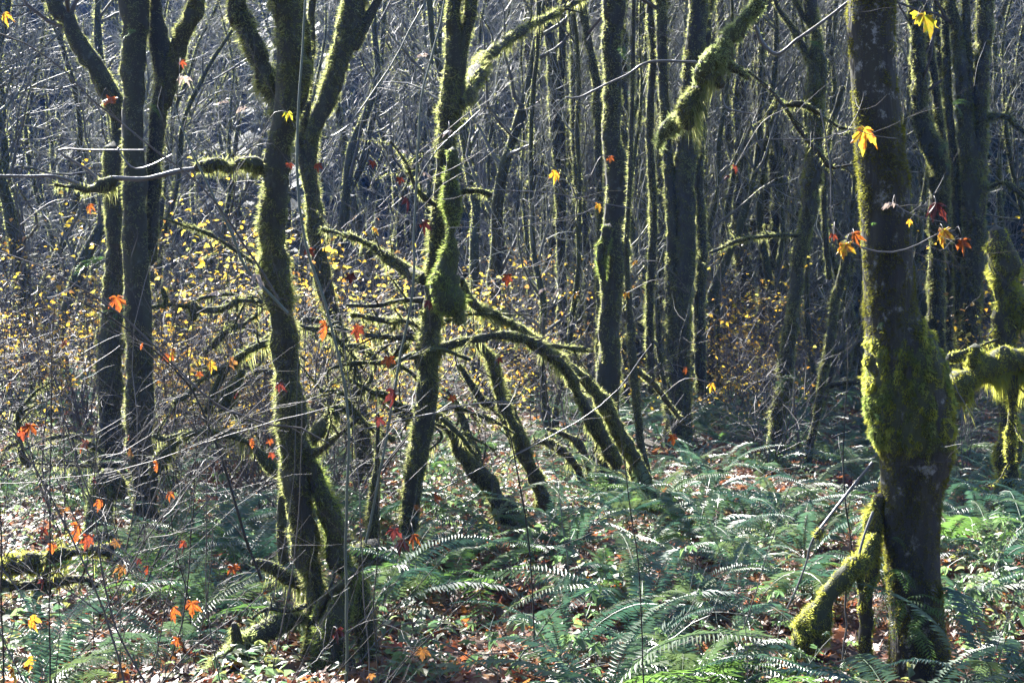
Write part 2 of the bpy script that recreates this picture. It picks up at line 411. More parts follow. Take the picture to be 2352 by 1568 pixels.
# ---------------------------------------------------------------- wording helper for repeats
LAND = []                                           # (x pixel, distance, phrase)
USED = {}
ORD = ['', 'second', 'third', 'fourth', 'fifth', 'sixth', 'seventh', 'eighth', 'ninth', 'tenth', 'eleventh', 'twelfth', 'thirteenth', 'fourteenth', 'fifteenth', 'sixteenth']
def word_all(items, what, group):
    """items: (object, position, look). Each gets a label telling where it stands from the nearest landmark"""
    buckets = {}
    for o, p, look in items:
        x, y = px_of(p); best = None
        for lx, lD, ph in LAND:
            dx = (x - lx) / FPX * p[1]; dy = p[1] - lD
            d = math.hypot(dx * 2.2, dy * .55)
            if best is None or d < best[0]: best = (d, dx, dy, ph)
        d, dx, dy, ph = best
        if abs(dx) >= abs(dy): rel = 'to the left of' if dx < 0 else 'to the right of'
        else: rel = 'in front of' if dy < 0 else 'behind'
        buckets.setdefault((look, rel, ph), []).append((d, o))
    for (look, rel, ph), L in buckets.items():
        L.sort(key=lambda t: t[0])
        for i, (d, o) in enumerate(L):
            if i == 0: txt = f'{look} {what} {rel} {ph}'
            elif i < len(ORD): txt = f'{look} {what}, {ORD[i]} out, {rel} {ph}'
            else: txt = f'{look} {what} far out {rel} {ph}'
            o['label'] = txt; o['group'] = group

# ---------------------------------------------------------------- traced trees
def stem_path(pts, D, base_ground=False, flare=1.35):
    """pixel trace -> points and radii (first point is the lower end)"""
    q = []
    for p in pts:
        d = D + (p[3] if len(p) > 3 else 0.0)
        w = at(p[0], p[1], d); q.append([*w, p[2] * 0.5 / FPX * d])
    q = np.array(q)
    if base_ground:
        gz = float(ground_z(q[0, 0], q[0, 1]))
        lo = q[0].copy()
        lo[2] = gz - 0.25
        if q[0, 2] > gz + 0.25:
            q = np.vstack([[*lo[:3], lo[3] * flare], [lo[0], lo[1], gz + 0.02, lo[3] * (0.5 + 0.5 * flare)], q])
        else:
            q[0, 2] = gz - 0.25
            q[0, 3] *= flare
    return q
BUDGET = {'moss': 0}
def tree(label, D, stems, name='maple_tree', cat='tree', moss='moss', bark='bark', seed=0, crown=True, group=None, dens=2600, mlen=0.034, mwid=0.0075, hang=0.0, seg=12, land=None, twigs=1.0):
    """stems: list of dict(p=[(x,y,w[,dD])...] from the lower end up, grow=True to carry on above the frame, d=density factor, l=length factor, role)"""
    g = np.random.default_rng(seed + 100)
    st0 = stem_path(stems[0]['p'], D, stems[0].get('ground', True))
    base = np.array([st0[0, 0], st0[0, 1], float(ground_z(st0[0, 0], st0[0, 1]))])
    if not stems[0].get('ground', True): base = st0[0, :3].copy()
    root = thing(name, label, cat, tuple(base), group=group)
    if land: LAND.append((stems[0]['p'][0][0], D, land))
    mm = {}; cr = MB(); tops = []
    for i, s in enumerate(stems):
        q = st0 if i == 0 else stem_path(s['p'], D, s.get('ground', False))
        if s.get('grow'):
            dirv = nz(nz(q[-1, :3] - q[max(-3, -len(q)), :3]) * 0.7 + np.array([0, 0, 0.45]))
            n = 5; H = s.get('h', g.uniform(5, 8)); p = q[-1, :3]; r0 = q[-1, 3]
            for k in range(1, n + 1):
                dirv = nz(dirv + g.normal(size=3) * np.array([0.16, 0.16, 0.04]) + np.array([0, 0, 0.1]))
                p = p + dirv * H / n
                q = np.vstack([q, [*p, r0 * (1 - 0.75 * k / n)]])
        rad = q[:, 3].mean()
        c = catmull(q, max(0.045, min(0.14, rad * 0.6)))
        P, r = c[:, :3], np.maximum(c[:, 3], 0.003)
        wob = s.get('wob', 0.10)
        P = P + np.stack([noise(P * 1.0 + 7.7 * (i + seed), 0.6), noise(P + 31.0 + i, 0.7), np.zeros(len(P))], -1) * max(rad * wob, s.get('kink', .03 if s.get('hang', hang) > 0 else 0))
        if s.get('hang', hang) > 0: r = r * np.clip(1 + .30 * noise(P + 3.3 * i, .22) + .2 * noise(P, .6), .55, 1.7)
        lump = s.get('lump', 0.16); ls = s.get('ls', max(0.12, rad * 1.6))
        sg = s.get('seg', seg)
        v, f = tubes(P, r, sg, lump, ls, ref=(0, 1, 0)); mb = MB(); mb.add(v, f)
        cc = (v[:sg].mean(0), v[-sg:].mean(0)); nv = len(v)
        cap = MB(); 
        mb.add(np.vstack([v[-sg:], cc[1] + nz(P[-1] - P[-2]) * r[-1] * 0.7]), np.array([(k, (k + 1) % sg, sg) for k in range(sg)]))
        mb.add(np.vstack([v[:sg], cc[0] - nz(P[1] - P[0]) * r[0] * 0.7]), np.array([((k + 1) % sg, k, sg) for k in range(sg)]))
        if s.get('hang', hang) > 0 and len(P) > 6 and not s.get('hall'):
            k = np.linspace(0, len(P) - 1, 12).astype(int)
            pp, dd, rr, _ = spawn(g, P[k][None], r[k][None], int(3 + 3 * np.linalg.norm(P[0] - P[-1])), .1, 1, (.6, 1.3))
            LL = grow(g, pp, dd, g.uniform(.12, .6, len(pp)), 6, .25, -.02); RR = taper(np.clip(rr * .5, .004, .014), 6, .3)
            mb.add(*tubes(LL, RR, 5))
            pm, xm, _ = on_tubes(g, LL, RR, 130 * len(pp)); mm.setdefault(s.get('moss', moss), MB()).add(*blades(g, pm, xm, .028, .007, .8, .7))
        o = link(s.get('role', 'trunk' if i == 0 else 'limb'), mb.mesh('trunk_mesh', M[s.get('bark', bark)], base), root)
        if s.get('grow'): tops.append((P, r))
        dn = 1.62 * dens * s.get('d', 1.0); ml = 1.35 * mlen * s.get('l', 1.0)
        vis = P[:, 2] < CAMZ + P[:, 1] * 0.175 + 0.8              # only a little above the frame's top edge
        if dn > 0 and vis.sum() > 2:
            Pv, rv = P[vis], r[vis]
            area = (np.linalg.norm(np.diff(Pv, axis=0), axis=1) * (rv[1:] + rv[:-1])).sum() * PI
            n = int(dn * area)
            if n:
                p, x, rr = on_tubes(g, Pv, rv, n, lump, ls, ref=(0, 1, 0))
                if s.get('patch', 0):
                    keep = noise(p, 0.45) + 0.5 * noise(p, 0.15) > s['patch'] - 0.6 * (1 - 0)
                    p, x = p[keep], x[keep]
                mt = s.get('moss', moss)
                wv = 0.85 * mwid * s.get('wd', 1.0)
                bl = blades(g, p, x, ml, wv, spread=0.75, droop=s.get('droop', 0.45))
                mm.setdefault(mt, MB()).add(*bl)
                hg = s.get('hang', hang)
                if hg > 0:
                    under = x[:, 2] < (0.2 if s.get('hall') else -0.45)
                    pu, xu = p[under], x[under]
                    keep = g.random(len(pu)) < 0.8 * np.clip(0.4 + 1.2 * noise(pu, 0.25), 0, 1)
                    bl = blades(g, pu[keep], xu[keep], hg * 1.35, wv * 1.1, spread=0.25, droop=2.6, clump=0.10)
                    mm.setdefault(mt, MB()).add(*bl)
    for mt, mb in mm.items():
        link('moss', mb.mesh('moss_mesh', M[mt], base, smooth=False), root, 'stuff')
    if crown and tops:
        for P, r in tops:
            k = np.linspace(int(len(P) * 0.35), len(P) - 1, 12).astype(int)
            P1, r1 = P[k][None], r[k][None]
            p, d, rr, _ = spawn(g, P1, r1, int(9 * twigs), 0.2, 1.0, (0.6, 1.2))
            L1 = grow(g, p, d, g.uniform(1.0, 2.6, len(p)), 6, 0.22, 0.06); R1 = taper(np.minimum(rr * 0.5, 0.035), 6)
            p, d, rr, _ = spawn(g, L1, R1, 5); L2 = grow(g, p, d, g.uniform(0.5, 1.3, len(p)), 5, 0.22, 0.03); R2 = taper(np.minimum(rr * 0.7, 0.010), 5)
            p, d, rr, _ = spawn(g, L2, R2, 3); L3 = grow(g, p, d, g.uniform(0.25, 0.6, len(p)), 4, 0.22, 0.0); R3 = taper(np.full(len(p), 0.0038), 4)
            cr.add(*tubes(L1, R1, 5)); cr.add(*tubes(L2, R2, 3)); cr.add(*tubes(L3, R3, 3))
        link('crown', cr.mesh('crown_mesh', M['bark_twig'], base), root, 'stuff')
    return root

def S(p, **k):
    k['p'] = p; return k
# pixel traces run from the lower end upwards, widths in trace pixels
tree('twin dark trunk at the left with a bare pale bough crossing it', 17.8, [
    S([(322, 1250, 66), (335, 1180, 60), (318, 980, 60), (318, 790, 63), (312, 600, 58), (308, 430, 52), (306, 210, 50), (308, 90, 56), (306, 0, 66)], grow=True, d=0.55, patch=0.1, bark='bark'),
    S([(345, 600, 30, .2), (352, 400, 34, .2), (362, 280, 38, .2), (378, 180, 44, .2), (362, 80, 42, .2), (355, 0, 30, .2)], grow=True),
    S([(376, 240, 34, .2), (396, 170, 38, .15), (416, 95, 38, .1), (440, 40, 36), (452, 0, 40)], grow=True, l=1.3)],
    seed=1, land='the dark twin trunk', dens=3000)
tree('mossy trunk standing just behind the dark twin trunk, one limb leaning out left', 21.5, [
    S([(255, 1130, 66), (254, 1040, 56), (254, 840, 54), (262, 640, 46), (268, 540, 46), (262, 470, 44), (268, 380, 40), (270, 300, 30), (262, 240, 40), (225, 165, 42), (180, 100, 40), (155, 40, 34), (125, 0, 34)], grow=True, d=1.0, lump=0.25),
    S([(262, 560, 40, -.15), (258, 430, 42, -.2), (258, 380, 46, -.2), (258, 338, 42, -.2)], lump=0.25)], seed=2, land='the left-leaning-limb trunk', twigs=2.8)  # crown above the frame thickened to shade the foreground
tree('thick mossy maple with several crooked limbs and a split foot, left of centre', 12.3, [
    S([(724, 1640, 60), (724, 1480, 46), (722, 1330, 40), (704, 1290, 58), (694, 1190, 58), (680, 1090, 64), (668, 950, 66), (662, 860, 60), (650, 790, 58), (640, 700, 64), (628, 600, 66), (628, 460, 60), (645, 330, 56), (660, 250, 64), (670, 150, 66), (662, 70, 62), (650, 0, 64)], grow=True, l=1.25, lump=0.22, d=1.1),
    S([(690, 1020, 30), (712, 1075, 40), (738, 1140, 44), (765, 1210, 52), (782, 1290, 44), (822, 1330, 34), (836, 1420, 48), (850, 1500, 46), (876, 1580, 42), (880, 1660, 40)], l=1.2, lump=0.25, moss='moss_deep', d=1.2),
    S([(640, 260, 36, .1), (612, 180, 42, .2), (590, 110, 44, .25), (562, 50, 42, .3), (543, 0, 40, .3)], grow=True, l=1.4, hang=0.06),
    S([(745, 1660, 88, -.3), (752, 1540, 88, -.3), (765, 1440, 66, -.3), (790, 1370, 40, -.25), (812, 1312, 34, -.2)], l=1.2, lump=0.3, ls=.3, moss='moss_deep', d=1.4),
    S([(880, 1620, 16, -.35), (850, 1575, 22, -.35), (820, 1540, 22, -.35), (790, 1510, 20, -.3), (762, 1490, 24, -.3)], hang=.04, moss='moss_lit', d=1.3),
    S([(730, 1420, 20, -.2), (748, 1372, 18, -.25), (775, 1350, 18, -.3), (800, 1335, 18, -.3), (815, 1318, 16, -.25)], hang=.08, moss='moss_deep', d=1.3),
    S([(650, 1290, 26, .5), (646, 1220, 24, .5), (650, 1140, 22, .5), (664, 1060, 22, .4)], d=.9),
    S([(700, 1390, 14, -.1), (660, 1405, 12, -.1), (610, 1400, 10, -.1), (580, 1420, 9, -.1)], hang=.07, d=1.2),
    S([(720, 1040, 26, -.1), (745, 1030, 20, -.15), (775, 1005, 18, -.2), (800, 985, 14, -.3), (830, 960, 8, -.3)], hang=0.05, crown=False),
    S([(625, 390, 30), (590, 384, 26), (566, 376, 38), (548, 378, 28), (530, 388, 20), (508, 372, 36), (480, 384, 26), (455, 386, 20)], hang=0.07, hall=True, lump=0.4, ls=.2, l=1.3),
    S([(470, 386, 12), (440, 389, 11), (410, 393, 12), (330, 411, 11), (262, 409, 11), (232, 421, 12), (205, 430, 10), (130, 406, 8), (60, 405, 7), (-60, 403, 7)], d=0.0, bark='bark_grey', lump=0.1, wob=.4, seg=7),
    S([(232, 421, 7), (205, 392, 7), (140, 352, 6), (152, 342, 5), (200, 345, 5), (330, 345, 4)], d=0.0, bark='bark_grey', lump=0.1, wob=.3, seg=5),
    S([(270, 340, 4), (290, 372, 4), (312, 388, 4), (350, 378, 3.5), (395, 355, 3)], d=0.0, bark='bark_grey', lump=0.1, wob=.3, seg=5),
    S([(262, 418, 22), (215, 436, 24), (180, 432, 14), (130, 424, 9)], hang=0.11, hall=True, l=1.2, lump=.4),
    S([(650, 300, 36, .1), (690, 240, 24, .1), (704, 150, 22, .1), (700, 60, 20, .1), (690, 0, 18, .1)], grow=True)],
    seed=3, land='the crooked maple', dens=3800, seg=14)
tree('dark leaning trunk close behind the thick crooked maple, forking near the top', 22.0, [
    S([(846, 1120, 46), (834, 1040, 40), (822, 940, 42), (802, 850, 42), (775, 760, 34), (742, 640, 38), (722, 500, 38), (712, 400, 32), (718, 320, 34), (735, 265, 40), (762, 200, 46), (790, 100, 50), (806, 40, 54), (812, 0, 54)], grow=True, l=1.6, wd=1.3),
    S([(722, 480, 26), (700, 380, 30), (690, 330, 24), (702, 250, 20), (715, 120, 18), (718, 0, 16)], grow=True),
    S([(812, 110, 26), (840, 60, 22), (868, 0, 20)], grow=True)], seed=4, land='the dark leaning trunk', twigs=2.6)  # out-of-view crown made denser so its shade falls on the near ferns
tree('slender mossy trunk in the centre with a fuzzy moss pillar on its flank', 16.3, [
    S([(926, 1300, 56), (938, 1210, 42), (950, 1110, 46), (966, 1010, 48), (978, 900, 50), (984, 800, 50), (996, 700, 48), (1000, 620, 42), (1004, 520, 36), (1016, 410, 34), (1026, 320, 42), (1034, 250, 52), (1042, 170, 46), (1044, 90, 38), (1046, 0, 30)], grow=True, l=1.2),
    S([(1048, 240, 46), (1082, 195, 44, .4), (1100, 155, 34, .8), (1134, 118, 22, 1.2), (1172, 90, 18, 1.6), (1234, 50, 15, 2.2), (1300, 18, 12, 2.8), (1350, -10, 9, 3.2)], l=1.2, hang=0.08),
    S([(1048, 250, 30), (1062, 120, 26), (1078, 40, 28), (1084, 0, 28)], grow=True),
    S([(1048, 720, 40, -.35), (1034, 690, 66, -.35), (1022, 655, 60, -.35), (1030, 610, 48, -.35), (1034, 570, 34, -.35), (1036, 535, 12, -.35), (1040, 500, 34, -.35), (1040, 450, 40, -.35), (1032, 420, 28, -.35), (1041, 390, 30, -.35), (1042, 345, 24, -.35)], role='limb', l=1.3, d=1.7, lump=.3, ls=.25, moss='moss_deep', bark='bark_green'),
    S([(1034, 640, 40, -.35), (1055, 690, 34, -.4), (1052, 740, 20, -.4)], hang=0.09, hall=True, l=1.3, d=1.4, moss='moss', bark='bark_green'),
    S([(978, 640, 30), (940, 622, 26, .2), (900, 598, 22, .3), (860, 568, 16, .4), (800, 543, 14, .5), (742, 526, 10, .6)], hang=0.09, l=1.0),
    S([(1000, 810, 18), (1040, 790, 22, .1), (1090, 778, 20, .2), (1160, 770, 22, .3), (1215, 782, 24, .4), (1270, 820, 24, .5), (1315, 875, 26, .7), (1370, 985, 30, .9), (1420, 1070, 30, 1.0)], hang=0.11),
    S([(985, 770, 22, .1), (930, 776, 16, .2), (880, 772, 14, .3), (842, 770, 14, .4)], hang=0.10),
    S([(990, 760, 16, .1), (940, 738, 16, .3), (880, 735, 14, .5), (810, 722, 11, .6)], hang=0.09),
    S([(980, 690, 14, .1), (920, 690, 11, .2), (860, 702, 10, .3), (800, 700, 8, .4)], hang=0.06),
    S([(1000, 470, 14, -.2), (960, 440, 12, -.3), (935, 395, 10, -.4), (905, 345, 8, -.4), (890, 325, 7, -.4)], hang=0.04),
    S([(1062, 440, 14, -.3), (1090, 438, 12, -.3), (1120, 448, 12, -.3)], hang=0.08, hall=True)],
    seed=5, land='the slender centre trunk', dens=3000, mwid=0.009, mlen=0.038)
tree('straight dark trunk right of centre, bare patches and a small ring of moss', 21.4, [
    S([(1386, 1150, 66), (1390, 1080, 54), (1394, 980, 50), (1396, 860, 54), (1402, 760, 48), (1405, 640, 52), (1404, 520, 46), (1414, 400, 48), (1406, 300, 42), (1404, 150, 42), (1409, 60, 46), (1412, 0, 52)], grow=True, d=.8, patch=-.1),
    S([(1384, 640, 14, -.25), (1382, 590, 22, -.25), (1390, 545, 26, -.25), (1398, 520, 22, -.25)], d=1.6, l=1.4, lump=.3, moss='moss_deep'),
    S([(1430, 620, 22, .1), (1432, 560, 24, .1), (1415, 540, 18, .1)], d=1.4, l=1.2, lump=.3)],
    seed=6, land='the straight dark trunk', dens=2600, mwid=0.010, mlen=0.04)
tree('tall trunk pair right of centre under a drooping bough of thick moss', 26.0, [
    S([(1558, 1050, 58), (1560, 900, 54), (1562, 760, 52), (1564, 690, 50), (1576, 560, 46), (1574, 420, 46), (1578, 300, 50), (1590, 180, 46), (1600, 60, 44), (1604, 0, 42)], grow=True, d=.8),
    S([(1545, 860, 24), (1540, 700, 26), (1545, 540, 28), (1538, 420, 26), (1532, 320, 22), (1525, 230, 22), (1520, 100, 24), (1516, 0, 26)], grow=True, d=.8, patch=-.2),
    S([(1612, 900, 26, .3), (1606, 740, 26, .3), (1612, 560, 24, .3), (1604, 420, 22, .3), (1612, 250, 22, .3), (1622, 100, 20, .3), (1630, 0, 20, .3)], grow=True, d=.9),
    S([(1496, 900, 18, .5), (1492, 700, 18, .5), (1500, 500, 18, .5), (1492, 300, 18, .5), (1500, 120, 16, .5), (1494, 0, 16, .5)], grow=True, d=.9)],
    seed=7, land='the tall trunk pair', dens=2200, mwid=0.012, mlen=0.05)
tree('drooping bough wrapped in thick sunlit moss hanging in from above', 15.0, [
    S([(1510, 342, 5, .2), (1517, 328, 14, .2), (1526, 304, 30, .2), (1550, 280, 38, .2), (1574, 262, 20, .1), (1582, 228, 24, .1), (1606, 196, 20, .1), (1614, 168, 42), (1640, 142, 60), (1662, 120, 56), (1668, 92, 34), (1692, 72, 40), (1708, 44, 26), (1738, 14, 30), (1760, -60, 34), (1850, -220, 46, -.8), (1950, -430, 56, -1.8), (1998, -560, 62, -2.6)], ground=False, d=2.0, l=1.15, lump=.3, ls=.3, moss='moss_lit', bark='bark_green', role='limb'),
    S([(1650, 150, 36), (1690, 158, 22), (1718, 180, 14)], d=1.6, l=1.2, moss='moss_lit'),
    S([(1580, 292, 26), (1580, 268, 40), (1590, 238, 44), (1602, 205, 26)], d=1.6, l=1.4, hang=.13, hall=True, moss='moss'),
    S([(1662, 196, 40), (1650, 184, 46), (1634, 170, 40)], hang=.18, hall=True, d=1.0),
    S([(1706, 160, 11), (1760, 200, 9), (1790, 235, 9), (1830, 285, 9), (1880, 350, 9), (1908, 384, 9), (1960, 378, 7), (2040, 368, 4)], d=.3, bark='bark_dark', hang=.02, seg=6),
    S([(1735, 60, 8), (1752, 100, 10), (1785, 125, 8), (1830, 92, 7), (1890, 50, 7), (1967, -10, 7)], d=0.1, bark='bark_grey', seg=6),
    S([(1800, 243, 12), (1838, 240, 14), (1880, 262, 10), (1930, 292, 8), (1960, 296, 5)], hang=.06, d=1.2),
    S([(1616, 190, 6), (1604, 148, 7), (1570, 142, 6), (1490, 143, 6), (1440, 172, 5), (1390, 195, 5), (1330, 224, 5), (1300, 224, 4)], d=0.0, bark='bark_grey', seg=6),
    S([(1660, 228, 5), (1668, 248, 5), (1695, 256, 4), (1730, 262, 3)], d=0.0, bark='bark_grey', seg=5)],
    name='mossy_bough', cat='bough', seed=8, crown=False, dens=3200, mlen=.034, mwid=.0085)
tree('mossy trunk with a kinked middle, standing among brambles beside the tall pair', 38.0, [
    S([(1718, 860, 50), (1720, 780, 46), (1712, 660, 42), (1700, 520, 38), (1702, 400, 36), (1706, 300, 40), (1714, 150, 44), (1718, 60, 36), (1722, 0, 34)], grow=True, d=.6),
    S([(1702, 470, 20), (1690, 380, 22), (1676, 330, 18), (1668, 260, 18), (1660, 150, 16), (1655, 0, 16)], grow=True, d=.8)],
    seed=9, land='the kinked trunk', dens=1600, mwid=.016, mlen=.06)
tree('wavy slim trunk with a green lit flank, second before the big swollen trunk', 23.4, [
    S([(1772, 1100, 44), (1780, 1040, 38), (1792, 950, 36), (1804, 870, 34), (1808, 800, 34), (1822, 720, 32), (1832, 640, 30), (1838, 570, 34), (1856, 500, 36), (1858, 440, 40), (1866, 400, 44), (1872, 330, 36), (1876, 250, 36), (1870, 180, 30), (1876, 100, 24), (1868, 50, 26), (1860, 0, 30)], grow=True, d=1.2, lump=.25),
    S([(1876, 240, 28), (1888, 160, 24), (1880, 110, 18), (1866, 70, 14), (1840, 30, 12), (1825, 0, 10)], grow=True),
    S([(1868, 160, 18), (1840, 100, 16), (1810, 50, 12), (1780, 0, 10)], grow=True),
    S([(1838, 545, 10), (1800, 540, 9, -.1), (1740, 545, 8, -.2), (1690, 555, 8, -.3), (1630, 580, 7, -.4)], d=1.2, hang=.05)],
    seed=10, land='the wavy slim trunk', dens=2600, mwid=.010, mlen=.042)
tree('thin bent stem close to the left of the big swollen trunk', 24.0, [
    S([(1850, 1085, 20), (1860, 1030, 18), (1876, 950, 18), (1890, 870, 18), (1905, 800, 20), (1912, 740, 20), (1920, 690, 20), (1935, 630, 24), (1948, 580, 24), (1952, 540, 16)], d=1.2),
    S([(1885, 900, 14), (1910, 885, 13, -.1), (1950, 876, 14, -.2), (1988, 878, 13, -.3)], d=1.2, hang=.04),
    S([(1905, 640, 12), (1898, 560, 14), (1892, 460, 14), (1896, 380, 12), (1905, 300, 12), (1925, 240, 14), (1936, 200, 12)], d=1.0)],
    seed=11, land='the thin bent stem', dens=2400, mwid=.010, mlen=.04, crown=False)
BIG = tree('big trunk with a swollen collar of shaggy moss, largest tree in view', 12.3, [
    S([(2118, 1640, 178), (2112, 1540, 150), (2104, 1420, 134), (2094, 1280, 122), (2092, 1180, 124), (2094, 1110, 140), (2100, 1050, 162), (2096, 985, 182), (2088, 920, 182), (2080, 850, 172), (2062, 780, 148), (2044, 720, 118), (2038, 640, 116), (2032, 540, 116), (2026, 440, 114), (2018, 320, 108), (2010, 200, 100), (2004, 100, 102), (2000, 0, 108)], grow=True, h=9, moss='moss_brown', bark='bark_lichen', l=.75, d=1.2, lump=.07, ls=.5, seg=22, patch=-.5, wob=.05),
    S([(2094, 1046, 146), (2096, 1014, 180), (2088, 960, 188), (2084, 900, 186), (2076, 840, 174), (2064, 792, 160), (2050, 752, 122)], role='moss_collar', moss='moss_gold', bark='bark_green', d=1.7, l=1.15, droop=1.1, lump=.15, ls=.14, seg=36, wob=.02, wd=1.5),
    S([(2094, 1038, 152), (2096, 1012, 182), (2089, 960, 191), (2085, 900, 189), (2077, 840, 177), (2063, 790, 152)], role='moss_collar', moss='moss_deep', bark='bark_green', d=1.3, l=1.0, wd=1.5, droop=1.1, lump=.12, ls=.25, seg=20, wob=.02),
    S([(1985, 1590, 40, -.1), (1986, 1480, 34, -.1), (1990, 1380, 36, -.1), (1998, 1290, 42, -.05), (2006, 1200, 40), (2022, 1140, 30)], moss='moss_gold', bark='bark_dark', d=1.4, l=1.2, droop=.6, lump=.25, role='root'),
    S([(2012, 1230, 30, -.1), (1984, 1290, 40, -.2), (1962, 1300, 46, -.25), (1925, 1340, 44, -.3), (1895, 1380, 38, -.35), (1878, 1410, 66, -.35), (1862, 1450, 84, -.35), (1845, 1480, 66, -.35), (1825, 1505, 26, -.35), (1815, 1516, 10, -.35)], moss='moss_gold', bark='bark_green', d=1.8, l=1.0, lump=.15, wob=.05, seg=14),
    S([(1974, 1300, 22, -.25), (1976, 1350, 18, -.25)], moss='moss_gold', bark='bark_green', d=1.8),
    S([(2004, 1062, 7, -.1), (1950, 1128, 7, -.2), (1885, 1212, 6, -.3), (1862, 1250, 6, -.3), (1852, 1290, 5, -.3), (1830, 1350, 5, -.3), (1808, 1396, 4, -.3)], d=0, bark='bark_grey', seg=6, role='dead_twig'),
    S([(2006, 1175, 6, -.15), (1985, 1230, 6, -.2), (1970, 1290, 6, -.25), (1966, 1320, 6, -.25)], d=0, bark='bark_grey', seg=6, role='dead_twig'),
    S([(1944, 1350, 6, -.3), (1941, 1400, 5, -.3), (1945, 1440, 4, -.3), (1938, 1475, 4, -.3), (1930, 1560, 3, -.3)], d=0, bark='bark_grey', seg=5, role='dead_twig'),
    S([(1884, 1214, 18, -.3), (1872, 1232, 16, -.3)], moss='moss_gold', d=1.5, hang=.04),
    ], seed=12, land='the big swollen trunk', dens=5200, mlen=.030, mwid=.0075)
tree('trunk with a swollen elbow just beyond the big swollen trunk', 33.0, [
    S([(2148, 900, 46), (2150, 780, 40), (2150, 650, 38), (2156, 540, 42), (2160, 440, 46), (2158, 380, 54), (2140, 335, 46), (2122, 290, 40), (2112, 220, 36), (2108, 130, 34), (2106, 60, 32), (2098, 0, 30)], grow=True, d=1.0, lump=.2),
    S([(2172, 560, 22, .2), (2176, 440, 22, .2), (2160, 300, 20, .2), (2144, 160, 18, .2), (2132, 60, 18, .2), (2120, 0, 16, .2)], grow=True)],
    seed=13, land='the elbowed trunk', dens=1700, mwid=.014, mlen=.055)
tree('forked dark trunk at the far right rising in a long narrow V', 31.0, [
    S([(2222, 940, 54), (2226, 780, 48), (2232, 640, 46), (2238, 520, 48), (2236, 420, 54), (2228, 340, 44), (2216, 240, 34), (2205, 140, 30), (2196, 60, 26), (2180, 0, 24)], grow=True, d=.9),
    S([(2246, 400, 34), (2252, 310, 34), (2252, 200, 34), (2258, 100, 34), (2264, 0, 36)], grow=True, d=.9),
    S([(2206, 860, 20, .2), (2204, 700, 22, .2), (2200, 540, 22, .2), (2195, 400, 20, .2), (2180, 250, 18, .2), (2172, 100, 18, .2), (2165, 0, 16, .2)], grow=True),
    S([(2222, 330, 18), (2226, 200, 18), (2222, 100, 18), (2218, 0, 18)], grow=True),
    S([(2260, 440, 10), (2300, 420, 12, -.2), (2340, 440, 12, -.4), (2400, 500, 10, -.6)], d=1.2, hang=.05),
    S([(2264, 270, 12), (2310, 268, 13, -.2), (2350, 300, 12, -.4), (2400, 350, 10, -.5)], d=1.2, hang=.03)],
    seed=14, land='the forked far-right trunk', dens=1700, mwid=.014, mlen=.055)
tree('broken mossy stump with a blunt rounded top at the right edge', 20.0, [
    S([(2316, 1180, 60), (2316, 980, 40), (2312, 860, 44), (2310, 760, 50), (2306, 680, 54), (2304, 610, 62), (2294, 560, 54), (2288, 528, 34)], d=1.4, l=1.3, lump=.3, moss='moss_gold'),
    S([(2306, 660, 44), (2345, 705, 50), (2390, 760, 44)], d=1.4, l=1.3, hang=.1, moss='moss_gold'),
    S([(2300, 800, 22), (2296, 700, 20), (2290, 640, 20)], d=1.4, hang=.08, moss='moss_gold')],
    name='broken_stump', cat='stump', seed=15, land='the broken right-edge stump', crown=False, mwid=.010, mlen=.04, dens=2600)
tree('horizontal mossy bough with hanging curtains of moss, right of the swollen trunk', 16.5, [
    S([(2180, 940, 26), (2192, 915, 50), (2215, 880, 62), (2245, 860, 56), (2280, 838, 58), (2320, 832, 56), (2380, 850, 54), (2480, 900, 60), (2600, 1050, 66), (2700, 1320, 74)], ground=False, d=1.8, l=1.1, hang=.14, lump=.25, ls=.25, moss='moss_gold', role='limb', bark='bark_green'),
    S([(2236, 840, 34), (2240, 812, 34), (2240, 796, 26)], d=1.8, l=1.1, moss='moss_gold', bark='bark_green'),
    S([(2178, 822, 20), (2196, 820, 30), (2212, 810, 12), (2240, 798, 8), (2290, 780, 5)], d=1.0, moss='moss_gold'),
    S([(2330, 860, 18), (2326, 930, 16), (2322, 1000, 22), (2322, 1060, 14)], d=1.6, hang=.06, moss='moss_gold')],
    name='mossy_bough', cat='bough', seed=16, crown=False, dens=3000, mwid=.009, mlen=.034)

